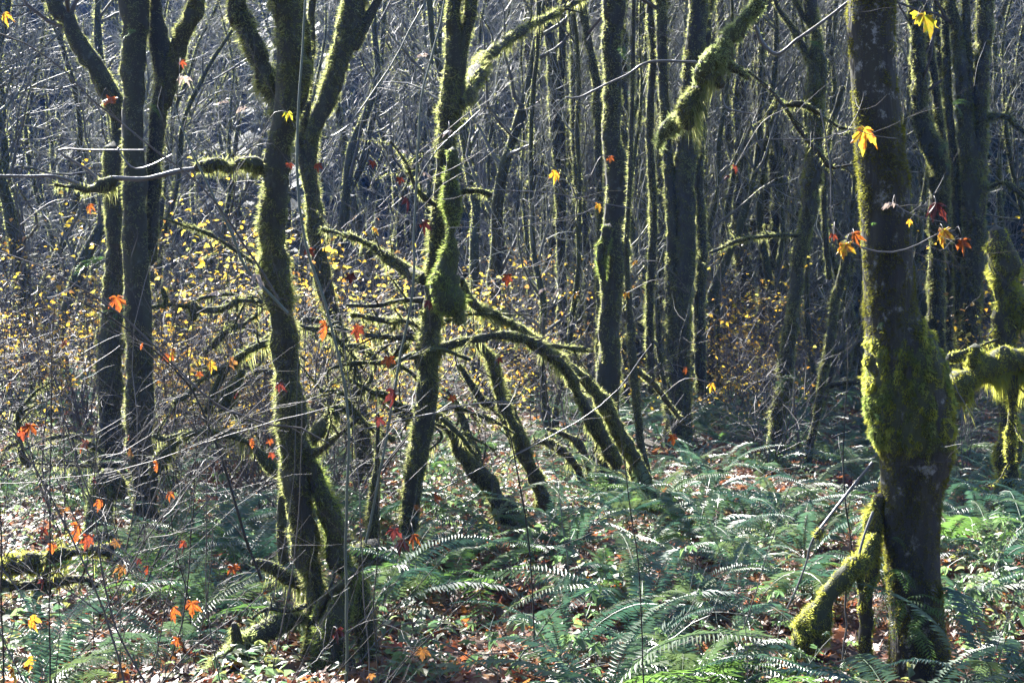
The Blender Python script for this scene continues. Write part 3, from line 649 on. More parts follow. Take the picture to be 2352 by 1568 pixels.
for k, (lab, D, tr) in enumerate([
    ('crooked dark stem leaning left, behind the wavy slim trunk', 34.0, [(1790, 900, 30), (1792, 720, 30), (1786, 560, 34), (1790, 420, 34), (1776, 300, 28), (1748, 200, 24), (1742, 80, 22), (1730, 0, 20)]),
    ('crooked mossy stem bending right, between the kinked trunk and the wavy slim trunk', 36.0, [(1748, 900, 22), (1752, 640, 20), (1760, 480, 22), (1744, 360, 24), (1735, 240, 22), (1752, 120, 18), (1764, 0, 18)]),
    ('thick-waisted dark stem behind the kinked trunk', 42.0, [(1672, 900, 30), (1668, 720, 28), (1655, 600, 30), (1648, 460, 26), (1634, 320, 26), (1640, 160, 22), (1632, 0, 22)]),
    ('pale-edged thin stem close behind the straight dark trunk', 30.0, [(1440, 960, 16), (1436, 760, 16), (1432, 560, 18), (1438, 380, 16), (1430, 200, 16), (1436, 0, 15)]),
    ('thin stem with a sideways crook, in front of the elbowed trunk', 30.0, [(2074, 960, 14), (2078, 760, 14), (2090, 560, 14), (2078, 420, 14), (2050, 330, 12), (2046, 200, 11), (2052, 60, 10), (2050, 0, 10)]),
    ('mossy stem between the thin hugging pair and the centre trunk', 40.0, [(1216, 900, 18), (1220, 700, 18), (1212, 520, 20), (1222, 360, 18), (1214, 180, 16), (1222, 0, 15)]),
    ('dark knobbly stem behind the gap right of the elbowed trunk', 36.0, [(2186, 900, 20), (2182, 720, 20), (2188, 560, 18), (2180, 420, 20), (2176, 260, 18), (2160, 120, 18), (2150, 0, 16)])]):
    tree(lab, D, [S(tr, grow=True, d=.9, lump=.3, wob=.5)], seed=90 + k, dens=1500, mwid=.014, mlen=.055)
# thinner trunks between the big ones
tree('thin straight stem with a second stem hugging it, left of the straight dark trunk', 35.0, [
    S([(1290, 880, 26), (1292, 770, 24), (1290, 640, 22), (1286, 480, 20), (1278, 340, 22), (1272, 240, 24), (1268, 140, 24), (1258, 0, 22)], grow=True, d=.8),
    S([(1292, 520, 14, .1), (1290, 380, 20, .1), (1286, 250, 20, .1), (1290, 120, 18, .1), (1296, 0, 18, .1)], grow=True, d=.8)], seed=17, land='the thin hugging pair', dens=1600, mwid=.014, mlen=.055)
tree('thin mossy stem with a swollen knot, behind the straight dark trunk', 32.0, [
    S([(1326, 900, 20), (1328, 780, 20), (1330, 690, 24), (1326, 610, 20), (1340, 520, 24), (1330, 440, 20), (1320, 300, 18), (1318, 120, 16), (1312, 0, 16)], grow=True, d=1)], seed=18, land='the thin knotted stem', dens=1700, mwid=.014, mlen=.055)
tree('tall dark stem with little ferns on its flank, beside the straight dark trunk', 33.0, [
    S([(1468, 960, 38), (1466, 800, 34), (1462, 640, 32), (1466, 500, 34), (1470, 340, 36), (1470, 200, 32), (1476, 100, 28), (1474, 0, 30)], grow=True, d=.8),
    S([(1468, 330, 30, -.1), (1466, 310, 22, -.1)], d=1.4, l=1.3)], seed=19, land='the fern-flanked tall stem', dens=1600, mwid=.014, mlen=.055)
tree('upright dark stem ending high between the tall pair and the straight trunk', 34.0, [
    S([(1524, 960, 36), (1520, 760, 32), (1516, 560, 32), (1520, 400, 32), (1524, 260, 34), (1514, 150, 34), (1506, 0, 34)], grow=True, d=.8)], seed=20, land='the upright stem by the tall pair', dens=1600, mwid=.014, mlen=.055)
tree('thin leaning stem with a dark moss knob, close left of the straight dark trunk', 27.0, [
    S([(1374, 1000, 18), (1376, 800, 16), (1378, 600, 16), (1376, 420, 16), (1375, 300, 18), (1374, 250, 26), (1374, 215, 24), (1360, 140, 18), (1344, 50, 18), (1335, 0, 18)], grow=True, d=1)], seed=21, land='the dark-knobbed thin stem', dens=1900, mwid=.012, mlen=.05)
tree('thin slanting stem right of the straight dark trunk, foot among ferns', 20.8, [
    S([(1500, 1150, 24), (1482, 1070, 20), (1470, 1000, 18), (1458, 880, 19), (1448, 760, 18), (1444, 690, 14), (1440, 560, 12), (1446, 420, 11), (1452, 250, 10), (1456, 0, 9)], d=.8, bark='bark'),
    S([(1560, 960, 10, 1.5), (1530, 920, 12, 1.2), (1500, 880, 14, .8), (1462, 850, 12)], d=.8)], seed=22, land='the thin slanting stem', crown=False, dens=2400, mwid=.010, mlen=.038)
tree('leaning log-like limb sloping down to the ferns from the centre trunk', 19.2, [
    S([(1506, 1190, 34, 1.2), (1470, 1090, 34, .9), (1440, 1030, 32, .6), (1400, 950, 32, .3), (1352, 880, 30), (1296, 838, 28, -.4), (1240, 792, 24, -.9), (1180, 745, 24, -1.4), (1120, 716, 22, -1.8), (1080, 690, 20, -2.2), (1062, 640, 16, -2.4)], hang=.08, d=1.2),
    S([(1240, 792, 12, -.9), (1290, 796, 11, -.7), (1360, 806, 9, -.4)], d=1, hang=.03)], name='leaning_limb', cat='fallen limb', seed=23, land='the long leaning limb', crown=False, dens=3000, mwid=.009, mlen=.034)
tree('leaning mossy stem with a pale bent top in front of the long leaning limb', 19.0, [
    S([(1272, 1215, 26), (1240, 1130, 32), (1205, 1045, 36), (1185, 1000, 36), (1160, 950, 34), (1144, 900, 30), (1128, 840, 26), (1108, 800, 18), (1082, 778, 12)], d=1.6, l=1.2, hang=.05),
    S([(1200, 1010, 24, .2), (1176, 940, 18, .3), (1150, 860, 14, .4), (1138, 820, 10, .4)], hang=.05)], name='leaning_limb', cat='fallen limb', seed=24, land='the leaning stem with bent top', crown=False, dens=3200, mwid=.009, mlen=.036)
tree('short thick leaning stump splitting in two at its foot, low in the centre', 17.8, [
    S([(1212, 1250, 50), (1160, 1190, 58), (1128, 1120, 44), (1090, 1075, 36), (1060, 1040, 28), (1038, 985, 24), (1000, 950, 18)], l=1.2, hang=.08),
    S([(1240, 1260, 24), (1215, 1215, 20), (1180, 1170, 22), (1160, 1140, 20)], d=1.4),
    S([(1100, 1080, 22, .2), (1090, 1040, 20, .3), (1050, 930, 14, .5), (1030, 900, 10, .6)], hang=.06)], name='leaning_stump', cat='stump', seed=25, land='the leaning split stump', crown=False, dens=3000, mwid=.009, mlen=.036)
tree('arched mossy limb touching the litter behind the leaning stem', 22.5, [
    S([(1354, 1160, 14), (1338, 1100, 22), (1310, 1052, 20), (1265, 1018, 18), (1225, 1012, 14)], hang=.09, d=1.2),
    S([(1356, 1110, 12, -.2), (1340, 1030, 14, -.2), (1300, 1000, 14, -.2), (1260, 985, 10, -.2)], hang=.06, d=1.2)], name='arched_limb', cat='fallen limb', seed=26, crown=False, dens=2600, mwid=.010, mlen=.036)
tree('thin leaning limb between the leaning stem and the split stump', 19.4, [
    S([(1268, 1200, 18), (1215, 1080, 16), (1180, 1010, 18), (1150, 950, 20), (1110, 920, 18), (1080, 880, 14), (1048, 838, 10)], hang=.07, d=1.2)], name='leaning_limb', cat='fallen limb', seed=27, crown=False, dens=3000, mwid=.009, mlen=.034)
for k, (lab, D, st) in enumerate([
    ('sagging mossy dead limb behind the thick crooked maple, upper of three', 18.5, [S([(920, 845, 16), (870, 830, 18), (835, 800, 18), (790, 790, 16), (740, 740, 12)], ground=False, hang=.13), S([(870, 830, 12), (842, 880, 14), (815, 905, 10)], hang=.10)]),
    ('sagging mossy dead limb behind the thick crooked maple, lowest of three', 17.5, [S([(960, 950, 14), (910, 930, 16), (880, 905, 16), (852, 900, 14), (800, 868, 10)], ground=False, hang=.11), S([(985, 980, 14, .1), (955, 975, 12, .1), (915, 950, 12, .1)], hang=.05)]),
    ('mossy limb slanting down to the left of the thick crooked maple', 16.0, [S([(640, 775, 12), (600, 790, 14), (560, 815, 16), (520, 850, 18), (490, 900, 20), (472, 945, 24)], ground=False, hang=.10, role='limb'), S([(540, 835, 10), (480, 862, 12), (440, 905, 10), (400, 925, 8)], hang=.06), S([(560, 850, 12), (522, 925, 34), (512, 940, 20)], hang=.10, d=1.4)]),
    ('low mossy branch reaching left from the thick crooked maple, drooping tufts', 15.5, [S([(630, 1090, 14), (612, 1060, 26), (590, 1030, 16), (555, 1010, 14), (500, 995, 12), (430, 995, 18), (385, 1008, 16), (352, 1000, 10)], ground=False, hang=.10), S([(420, 1000, 20), (385, 1028, 34), (362, 1060, 28), (352, 1090, 18)], d=1.4, hang=.06)]),
    ('thin mossy limb with hanging clumps crossing behind the thick crooked maple', 19.0, [S([(650, 700, 10), (560, 690, 12), (520, 708, 14), (470, 712, 12), (440, 705, 10), (390, 700, 9), (350, 705, 8)], ground=False, hang=.08), S([(445, 690, 8), (446, 715, 22), (444, 735, 12)], hang=.06), S([(375, 662, 12), (382, 690, 20), (378, 705, 12)], hang=.06)]),
    ('mossy limb rising across the yellow shrubs left of the thick crooked maple', 19.5, [S([(596, 610, 12), (560, 590, 10), (520, 560, 10), (470, 535, 9), (430, 520, 8), (370, 500, 6)], ground=False, hang=.05)]),
    ('lichen grey dead limb with moss tufts low beside the centre trunk', 16.8, [S([(905, 1010, 12), (860, 985, 14), (800, 940, 14), (760, 945, 26), (735, 985, 34), (712, 1010, 26)], ground=False, hang=.10, d=1.4), S([(840, 970, 12), (790, 905, 12), (740, 895, 10)], hang=.05)]),
    ('thin mossy branch curving under the centre trunk toward the litter', 17.2, [S([(988, 900, 12), (940, 860, 10), (900, 830, 9), (850, 760, 8)], ground=False, hang=.06), S([(1010, 960, 12), (1060, 1000, 12), (1090, 1040, 10)], hang=.05)]),
    ]):
    tree(lab, D, st, name='dead_limb', cat='dead limb', seed=40 + k, crown=False, dens=2800, mwid=.0095, mlen=.033, bark='bark_green', group='mossy dead limbs tangled in the centre')
g = np.random.default_rng(654); its = []
for i in range(20):
    D = g.uniform(15.5, 24); x = g.uniform(380, 1010) if i < 15 else g.uniform(-20, 260); y = g.uniform(720, 1040) if i < 15 else g.uniform(950, 1090)
    a = g.uniform(-.9, .9) + (PI if i % 2 else 0); ln = g.uniform(140, 300); w = g.uniform(9, 17); tr = [(x, y, w)]
    for k in range(5):
        a += g.normal() * .28 + (.10 if math.cos(a) < 0 else -.10) * (k - 1); tr.append((tr[-1][0] + math.cos(a) * ln / 5, tr[-1][1] - math.sin(a) * ln / 5, w * (1 - .12 * k)))
    o = tree('x', D, [S(tr, ground=False, hang=.12, lump=.3), S([(tr[2][0], tr[2][1], w * .7), (tr[2][0] + g.uniform(-50, 50), tr[2][1] + g.uniform(-20, 60), w * .6), (tr[2][0] + g.uniform(-90, 90), tr[2][1] + g.uniform(10, 110), w * .4)], hang=.09)],
             name='dead_limb', cat='dead limb', seed=660 + i, crown=False, dens=2600, mwid=.0095, mlen=.03, bark='bark_green')
    its.append((o, tuple(at(x, y, D)), ['thin', 'crooked'][w > 13] + ' mossy'))
word_all(its, 'dead limb', 'mossy dead limbs tangled in the centre')
tree('long mossy log lying across the litter at the left edge', 14.6, [
    S([(-160, 1330, 44), (-60, 1318, 42), (0, 1300, 40), (60, 1292, 40), (120, 1280, 38), (190, 1266, 34), (250, 1262, 28)], ground=False, hang=.14, d=1.9, role='log', l=1.2, moss='moss_gold'),
    S([(120, 1290, 16, -.1), (90, 1330, 14, -.1), (70, 1380, 12, -.1)], hang=.1),
    S([(-60, 1340, 30), (60, 1345, 26), (170, 1330, 20), (215, 1345, 14)], hang=.10, d=1.0)], name='fallen_log', cat='log', seed=60, crown=False, dens=3000, mwid=.009, land='the left-edge mossy log')
tree('hunched mossy stump with two rounded humps beside the dark twin trunk', 17.6, [
    S([(222, 1262, 70), (224, 1200, 58), (228, 1150, 52), (240, 1110, 54), (254, 1086, 40)], d=2.0, l=1.3, moss='moss_lit', lump=.35, ls=.3),
    S([(250, 1090, 36), (270, 1110, 38), (282, 1140, 24)], d=1.8, l=1.4)], name='mossy_stump', cat='stump', seed=61, crown=False, dens=2800, mwid=.009, land='the hunched mossy stump')
tree('broken mossy branch lying in the bottom foreground with a pale snapped end', 11.9, [
    S([(470, 1590, 24), (500, 1552, 40, .05), (530, 1510, 52, .1), (570, 1478, 56, .15), (610, 1450, 54, .2), (650, 1432, 38, .3), (700, 1420, 22, .4)], ground=False, d=1.8, hang=.06, role='log', moss='moss_lit'),
    S([(545, 1480, 30), (540, 1445, 24), (538, 1430, 14)], d=1.2)], name='fallen_branch', cat='log', seed=62, crown=False, dens=3600, mwid=.0075, land='the broken bottom branch')
tree('arched mossy branch with hanging moss just above the broken bottom branch', 12.6, [
    S([(580, 1290, 14), (610, 1300, 26), (650, 1325, 26), (690, 1345, 18), (712, 1352, 12)], ground=False, d=1.4, hang=.16, hall=True)], name='arched_branch', cat='dead limb', seed=63, crown=False, dens=3400, mwid=.0075)
tree('squat moss-capped stump between the crooked maple and the centre trunk', 15.2, [
    S([(852, 1345, 100), (852, 1300, 92), (850, 1270, 86), (856, 1252, 50)], d=1.8, l=1.2, lump=.3, ls=.3, moss='moss', role='trunk')], name='mossy_stump', cat='stump', seed=64, crown=False, dens=3000, land='the squat moss-capped stump')

# two slim standing poles and a mossy spar in the middle
tree('thin mossy pole standing between the crooked maple and the centre trunk', 15.6, [
    S([(856, 1250, 24), (858, 1180, 26), (862, 1110, 24), (866, 1060, 12), (868, 950, 8)], d=1.5)], name='mossy_pole', cat='sapling', seed=65, crown=False, dens=3000)
tree('whitish birch-like trunk far behind, right of the centre trunk', 52.0, [
    S([(1110, 820, 17), (1108, 600, 16), (1108, 420, 16), (1106, 280, 16), (1108, 150, 14), (1108, 0, 13)], grow=True, d=0)], name='pale_tree', seed=66, bark='bark_grey', land='the whitish far trunk')

# ---------------------------------------------------------------- middle and far trees, copied with their parts
def far_tree(seed, H=15.0, r0=0.16, fork=1, coarse=1.0):
    g = np.random.default_rng(seed)
    root = thing('maple_tree', 'x', 'tree', (0, 0, -50))
    t = MB(); ms = MB(); cr = MB()
    stems = []
    for s in range(fork):
        d0 = np.array([[g.normal() * 0.10 + (s - (fork - 1) / 2) * 0.18, g.normal() * 0.1, 1.0]])
        p0 = np.array([[s * r0 * 1.2, 0, -0.3]])
        P = grow(g, p0, d0, [H * g.uniform(0.85, 1.1)], 18, 0.15, 0.13)
        r = (np.linspace(1, 0.22, 18) * g.uniform(.85, 1.2, 18))[None] * r0 * g.uniform(0.7, 1.0); r[:, 0] *= 1.5
        c = catmull(np.column_stack([P[0], r[0]]), 0.3)
        stems.append((c[None, :, :3], c[None, :, 3]))
        v, f = tubes(c[:, :3], c[:, 3], 9, 0.22, 0.4, ref=(0, 1, 0)); t.add(v, f)
        p, x, rr = on_tubes(g, c[:, :3], c[:, 3], int(4200 * coarse), 0.22, 0.4)
        k = p[:, 2] < 12; ms.add(*blades(g, p[k], x[k], 0.065, 0.020, 0.6, 0.3, 0.15))
    for P, r in stems:
        p, d, rr, _ = spawn(g, P, r, 19, 0.12, 0.98, (0.4, 1.1))
        L1 = grow(g, p, d, g.uniform(1.2, 3.6, len(p)), 7, 0.20, 0.10); R1 = taper(np.minimum(rr * 0.45, 0.05), 7)
        cr.add(*tubes(L1, R1, 5), 0)
        p1, x, rr1 = on_tubes(g, L1, R1, int(2200 * coarse)); ms.add(*blades(g, p1, x, 0.05, 0.018, 0.6, 0.5, 0.15))
        p, d, rr, _ = spawn(g, L1, R1, 6, 0.2); L2 = grow(g, p, d, g.uniform(0.6, 1.7, len(p)), 5, 0.22, 0.05); R2 = taper(np.minimum(rr * 0.6, 0.014), 5)
        cr.add(*tubes(L2, R2, 3), 1)
        p, d, rr, _ = spawn(g, L2, R2, 5, 0.2); L3 = grow(g, p, d, g.uniform(0.3, 0.9, len(p)), 4, 0.22, 0.02); R3 = taper(np.full(len(p), 0.0055), 4)
        cr.add(*tubes(L3, R3, 3), 1)
    link('trunk', t.mesh('far_trunk', M['bark_green']), root)
    link('moss', ms.mesh('far_moss', M['moss'], smooth=False), root, 'stuff')
    link('crown', cr.mesh('far_crown', [M['bark_far'], M['twig_moss_lit']]), root, 'stuff')
    return root
protos = [far_tree(200 + i, H=[14, 17, 12, 16, 15, 18, 13][i], r0=[.13, .19, .10, .16, .22, .14, .12][i], fork=[1, 2, 1, 3, 1, 2, 2][i]) for i in range(7)]
items = []; used = set(); spots = []
g = np.random.default_rng(55)
hand = [(70, 33, 3), (110, 36, 1), (30, 40, 5), (150, 44, 2), (205, 48, 0), (1240, 40, 0), (1430, 38, 2), (1640, 36, 0), (1775, 35, 4), (1800, 40, 0), (1945, 40, 2), (1900, 46, 0), (1600, 44, 1), (1350, 46, 6), (960, 45, 0), (800, 46, 2), (500, 48, 0), (430, 52, 5), (2090, 42, 0), (2190, 45, 1), (2290, 42, 0), (2340, 38, 2), (2060, 48, 5), (720, 52, 1), (1180, 50, 6), (900, 56, 0), (1500, 45, 0), (1545, 50, 2), (1690, 48, 5), (1740, 44, 6), (1960, 55, 1), (2120, 52, 6), (2250, 55, 0), (600, 58, 3), (330, 56, 6), (1270, 56, 0), (1020, 60, 2), (1145, 42, 2), (1480, 58, 3), (1660, 60, 0), (1850, 52, 2)]
for x, D, k in hand: spots.append(((x - CX) / FPX * D, D, k))
for i in range(24):
    D = g.uniform(27, 46); spots.append(((g.uniform(1150, 1975) - CX) / FPX * D, D, 10 + int(g.integers(0, 7))))
while len(spots) < 128:
    D = g.uniform(50, 115) if len(spots) > 98 else g.uniform(33, 66); x = g.uniform(-0.36, 0.36) * D
    if x < -.05 * D and D < 50 and (g.random() < .6 or x < -.28 * D): continue
    if min((x - a) ** 2 + (D - b) ** 2 for a, b, _ in spots) > 1.6: spots.append((x, D, int(g.integers(0, 7))))
for i, (x, D, k) in enumerate(spots):
    slim = k >= 10; k = k % 10
    o = protos[k] if k not in used else copy_tree(protos[k]); used.add(k)
    o.location = (x, D, float(ground_z(x, D))); o.rotation_euler = (g.normal() * .03, g.normal() * .03, g.uniform(0, 6.28)); o.scale = (.55, .55, .85) if slim else (1, 1, 1) if D < 60 else (g.uniform(.9, 1.25),) * 3
    items.append((o, (x, D, 1.0), 'slender ' + ('mossy' if D < 38 else 'dark') if slim else ('slim ' if k in (0, 2, 6) else 'sturdy ' if k in (1, 4) else 'many-stemmed ') + ('mossy' if D < 60 else 'hazy')))
word_all(items, 'tree', 'mossy trees standing further back')

# far woods on the hillside, one mass each
def conifer_arrays(g, H):
    tiers = 22; tv = []; tf = []
    for t in range(tiers):
        z = H * (0.10 + 0.9 * t / tiers); R = (1 - t / tiers) ** 0.8 * H * 0.20 + 0.15
        for k in range(9):
            a = g.uniform(0, 2 * PI); L = R * g.uniform(0.6, 1.15); ca, sa = math.cos(a), math.sin(a)
            zz = z + g.normal() * 0.3
            for j in range(3):
                b0 = 0.15 + 0.28 * j; b1 = b0 + 0.42; w = 0.5 * L * (0.26 + 0.14 * g.random()) * (1.1 - 0.25 * j)
                base = np.array([ca * L * b0, sa * L * b0, zz - 0.35 * L * b0 ** 1.5])
                tip = np.array([ca * L * b1, sa * L * b1, zz - 0.35 * L * b1 ** 1.5 - 0.12 * L * g.random()])
                s = np.array([-sa, ca, -0.5 * g.random()]) * w
                n0 = len(tv); tv += [base - s, base + s, tip]; tf.append((n0, n0 + 1, n0 + 2))
    return np.array(tv), np.array(tf)
g = np.random.default_rng(77)
cm = MB(); con = [conifer_arrays(g, 1.0 * h) for h in (20, 26, 31)]
for i in range(520):
    y = g.uniform(90, 178); x = g.uniform(-0.52, 0.52) * y
    if i < 60: y = g.uniform(70, 95); x = g.uniform(-.16, .30) * y
    elif i < 90: y = g.uniform(66, 90); x = g.uniform(-.13, .05) * y
    v, f = con[i % 3]; a = g.uniform(0, 6.28); ca, sa = math.cos(a), math.sin(a)
    Rm = np.array([[ca, -sa, 0], [sa, ca, 0], [0, 0, 1]])
    cm.add(v @ Rm.T * g.uniform(.75, 1.2) + np.array([x, y, float(ground_z(x, y)) - 0.5]), f)
for i in range(90):  # unseen conifers added behind the camera, holding back more sky light
    y = g.uniform(-100, -50); x = g.uniform(-120, 120)
    v, f = con[i % 3]; a = g.uniform(0, 6.28); ca, sa = math.cos(a), math.sin(a)
    cm.add(v @ np.array([[ca, -sa, 0], [sa, ca, 0], [0, 0, 1]]).T * g.uniform(.75, 1.1) + np.array([x, y, float(ground_z(x, y)) - 0.5]), f)
link('conifer_wood', cm.mesh('conifer_wood', M['conifer'], smooth=False), kind='stuff')

# ---------------------------------------------------------------- shrubs (yellow leaved and bare)
def shrub(seed, H, leaves, nst=7):
    g = np.random.default_rng(seed)
    root = thing('yellow_shrub' if leaves else 'bare_shrub', 'x', 'shrub', (0, 0, -50))
    p0 = np.column_stack([g.normal(size=(nst, 2)) * 0.15, np.full(nst, -0.1)])
    d0 = np.column_stack([g.normal(size=(nst, 2)) * 0.35, np.ones(nst)])
    L0 = grow(g, p0, d0, H * g.uniform(.7, 1.1, nst), 9, 0.14, 0.03); R0 = taper(g.uniform(.008, .017, nst), 9, .3)
    p, d, rr, _ = spawn(g, L0, R0, 9, .15, 1.0, (.6, 1.3)); L1 = grow(g, p, d, g.uniform(.4, 1.2, len(p)), 6, 0.2, 0.02); R1 = taper(np.minimum(rr * .6, .006), 6)
    p, d, rr, _ = spawn(g, L1, R1, 4, .2, 1.0, (.5, 1.2)); L2 = grow(g, p, d, g.uniform(.2, .6, len(p)), 4, 0.2, 0.0); R2 = taper(np.full(len(p), .0032), 4, .5)
    mb = MB(); mb.add(*tubes(L0, R0, 4)); link('stem', mb.mesh('shrub_stem', M['bark_twig']), root)
    mb = MB(); mb.add(*tubes(L1, R1, 3)); mb.add(*tubes(L2, R2, 3)); link('twig_spray', mb.mesh('shrub_twig', M['bark_twig']), root, 'stuff')
    if leaves:
        q = np.concatenate([L1.reshape(-1, 3), L2.reshape(-1, 3)]); q = q[g.random(len(q)) < leaves * np.clip(1.0 + 1.9 * noise(q + seed, .9), 0, 3)]
        q = q + g.normal(size=q.shape) * 0.03
        v, f = small_leaf(); v, f = bake(v, f, q, rotmats(g, len(q), .7), g.uniform(.035, .115, len(q)))
        mb = MB(); mb.add(v, f); link('foliage', mb.mesh('shrub_foliage', M['yellow'], smooth=False), root, 'stuff')
    return root
YS = [shrub(300 + i, [3.2, 4.2, 2.4, 3.6, 2.8][i], [.22, .16, .24, .11, .18][i]) for i in range(5)]
BS = [shrub(320 + i, [3.4, 2.6, 4.4][i], 0, 8) for i in range(3)]
g = np.random.default_rng(88)
def inside(x, D): return abs(x) < 0.38 * D + 1
ysp = []
for (x0, x1, D0, D1, n) in [(-60, 300, 24, 34, 9), (360, 620, 22, 33, 13), (720, 1000, 24, 36, 7), (1080, 1330, 28, 40, 8), (1430, 1560, 28, 38, 3), (1590, 1860, 27, 38, 9), (1960, 2400, 30, 44, 4), (0, 2352, 42, 60, 8)]:
    for _ in range(n):
        D = g.uniform(D0, D1); ysp.append(((g.uniform(x0, x1) - CX) / FPX * D, D))
its = []; used = set()
for i, (x, D) in enumerate(ysp):
    k = i % 5; o = YS[k] if k not in used else copy_tree(YS[k]); used.add(k)
    o.location = (x, D, float(ground_z(x, D))); o.rotation_euler = (0, 0, g.uniform(0, 6.28)); o.scale = (g.uniform(.75, 1.2),) * 3
    its.append((o, (x, D, 1), ['tall', 'tall', 'low', 'loose', 'low'][k] + ' yellow-leaved'))
word_all(its, 'shrub', 'yellow-leaved shrubs of the understorey')
its = []; used = set()
for i in range(52):
    D = g.uniform(22, 46); x = g.uniform(-.36, .36) * D
    if i < 12: D = g.uniform(15, 22); x = g.uniform(-.35, -.10) * D
    if D < 22 and x > 0: x = -x
    k = i % 3; o = BS[k] if k not in used else copy_tree(BS[k]); used.add(k)
    o.location = (x, D, float(ground_z(x, D))); o.rotation_euler = (0, 0, g.uniform(0, 6.28)); o.scale = (g.uniform(.6, 1.1),) * 3
    its.append((o, (x, D, 1), ['wispy', 'small', 'tall'][k] + ' bare'))
word_all(its, 'shrub', 'bare shrubs of the understorey')

# ---------------------------------------------------------------- leaf litter and ground cover
g = np.random.default_rng(99)
def ground_pts(n, D0, D1, half=0.43, power=1.0):
    D = (D0 ** (2 - power) + g.random(n) * (D1 ** (2 - power) - D0 ** (2 - power))) ** (1 / (2 - power))
    x = g.uniform(-half, half, n) * (D + 2)
    return np.stack([x, D, ground_z(x, D)], -1)
lv, lf = litter_leaf()
p = np.concatenate([ground_pts(38000, 9.5, 26, power=.5), ground_pts(16000, 24, 50, power=.4)])
n = len(p); s = g.uniform(.07, .17, n) * np.where(p[:, 1] > 26, 1.25, 1.0)
p[:, 2] += 0.012 + g.random(n) ** 2 * 0.06
mb = MB(); mb.add(*bake(lv, lf, p, rotmats(g, n, .38), s))
link('leaf_litter', mb.mesh('leaf_litter', M['litter'], smooth=False), kind='stuff')
LM = {}
for k in LEAFC:
    for j, cu in enumerate((.3, .7, 1.15)):
        mb = MB(); mb.add(*maple_leaf(cu, 10 * j + len(LM))); LM[k, j] = mb.mesh('maple_leaf_' + k, M['leaf_' + k], smooth=False)
for i in range(300):                                # the fallen leaves that lie closest, one by one
    D = g.uniform(10.2, 17); x = g.uniform(-.345, .16 if i % 3 else .345) * D
    o = link('fallen_leaf', LM[['red', 'orange', 'brown', 'orange', 'yellow', 'dark', 'brown', 'pale'][i % 8], i % 3], ground)
    o.location = (x, D, float(ground_z(x, D)) + g.uniform(.03, .10)); o.rotation_euler = (g.normal() * .35, g.normal() * .35, g.uniform(0, 6.28)); o.scale = (g.uniform(.10, .19),) * 3

v, f = small_leaf(.35)
p = np.concatenate([ground_pts(30000, 10, 26, power=.5), ground_pts(22000, 24, 46, power=.4)])
p = p[(noise(p, 1.6) + .6 * noise(p, .5) + np.where(p[:, 0] < -.02 * p[:, 1], .38, -.05) + g.normal(size=len(p)) * .15 - .5 * np.clip((14.2 - p[:, 1]) / 1.5, 0, 1)) > .12]
n = len(p); p[:, 2] += .03 + g.random(n) * .24
mb = MB(); mb.add(*bake(v, f, p, rotmats(g, n, .42), g.uniform(.055, .12, n)))
link('ground_cover', mb.mesh('ground_cover', M['cover'], smooth=False), kind='stuff')

# leafy brambles: stem and leaves apart
PLM = []
for j in range(4):
    mb = MB(); a, b = maple_leaf([.3, .5, .7, .2][j], 70 + j, False); mb.add(a, b); PLM.append(mb.mesh('bramble_leaf', M['plant'], smooth=False))
def bramble(seed, nleaf, H):
    gg = np.random.default_rng(seed); root = thing('bramble_plant', 'x', 'plant', (0, 0, -50))
    n = 4; L0 = grow(gg, np.zeros((n, 3)), np.column_stack([gg.normal(size=(n, 2)) * .6, np.ones(n)]), H * gg.uniform(.6, 1.1, n), 7, .18, -.06); R0 = taper(np.full(n, .005), 7, .4)
    mb = MB(); mb.add(*tubes(L0, R0, 4)); 
    p, d, rr, m_ = spawn(gg, L0, R0, int(nleaf / n), .3, 1.0, (.7, 1.3), .5); L1 = grow(gg, p, d, gg.uniform(.06, .16, len(p)), 3, .15, .05)
    mb.add(*tubes(L1, taper(np.full(len(p), .0022), 3, .6), 3)); link('stem', mb.mesh('bramble_stem', M['stem_green']), root)
    for i in range(len(p)):
        o = link('leaf', PLM[i % 4], root); o.location = L1[i, -1]
        dd = L1[i, -1] - L1[i, 0]; o.rotation_euler = (gg.normal() * .3, gg.uniform(.1, .6), math.atan2(dd[1], dd[0])); o.scale = (gg.uniform(.06, .13),) * 3
    return root
BR = [bramble(400 + i, [16, 20, 12, 24][i], [.45, .6, .35, .75][i]) for i in range(4)]
its = []; used = set()
bsp = [gp(x, y) for x, y in [(1230, 1400), (1180, 1340), (1290, 1440), (1340, 1390), (1110, 1360), (1640, 1560), (1700, 1590), (1760, 1560), (1600, 1600), (1800, 1600), (1850, 1570), (2280, 1400), (2320, 1450), (2340, 1380), (2300, 1520), (2250, 1560), (2350, 1560), (2240, 1480), (1480, 1590), (1380, 1600), (1250, 1620), (1160, 1600), (1020, 1620), (1560, 1480), (2220, 1290), (2300, 1260), (1060, 1290), (1010, 1240), (1120, 1250), (560, 1230), (480, 1160), (120, 1180), (60, 1140), (180, 1130), (420, 1190), (1030, 1180), (1080, 1150), (2310, 1180), (1600, 1000), (1700, 960), (1960, 980), (1920, 1000)]]
for i, p in enumerate(bsp):
    k = i % 4; o = BR[k] if k not in used else copy_tree(BR[k]); used.add(k)
    o.location = tuple(p); o.rotation_euler = (0, 0, g.uniform(0, 6.28)); o.scale = (g.uniform(1.1, 1.6),) * 3
    its.append((o, p, ['low', 'leafy', 'small', 'bushy'][k] + ' pale green'))
word_all(its, 'bramble', 'leafy brambles on the forest floor')

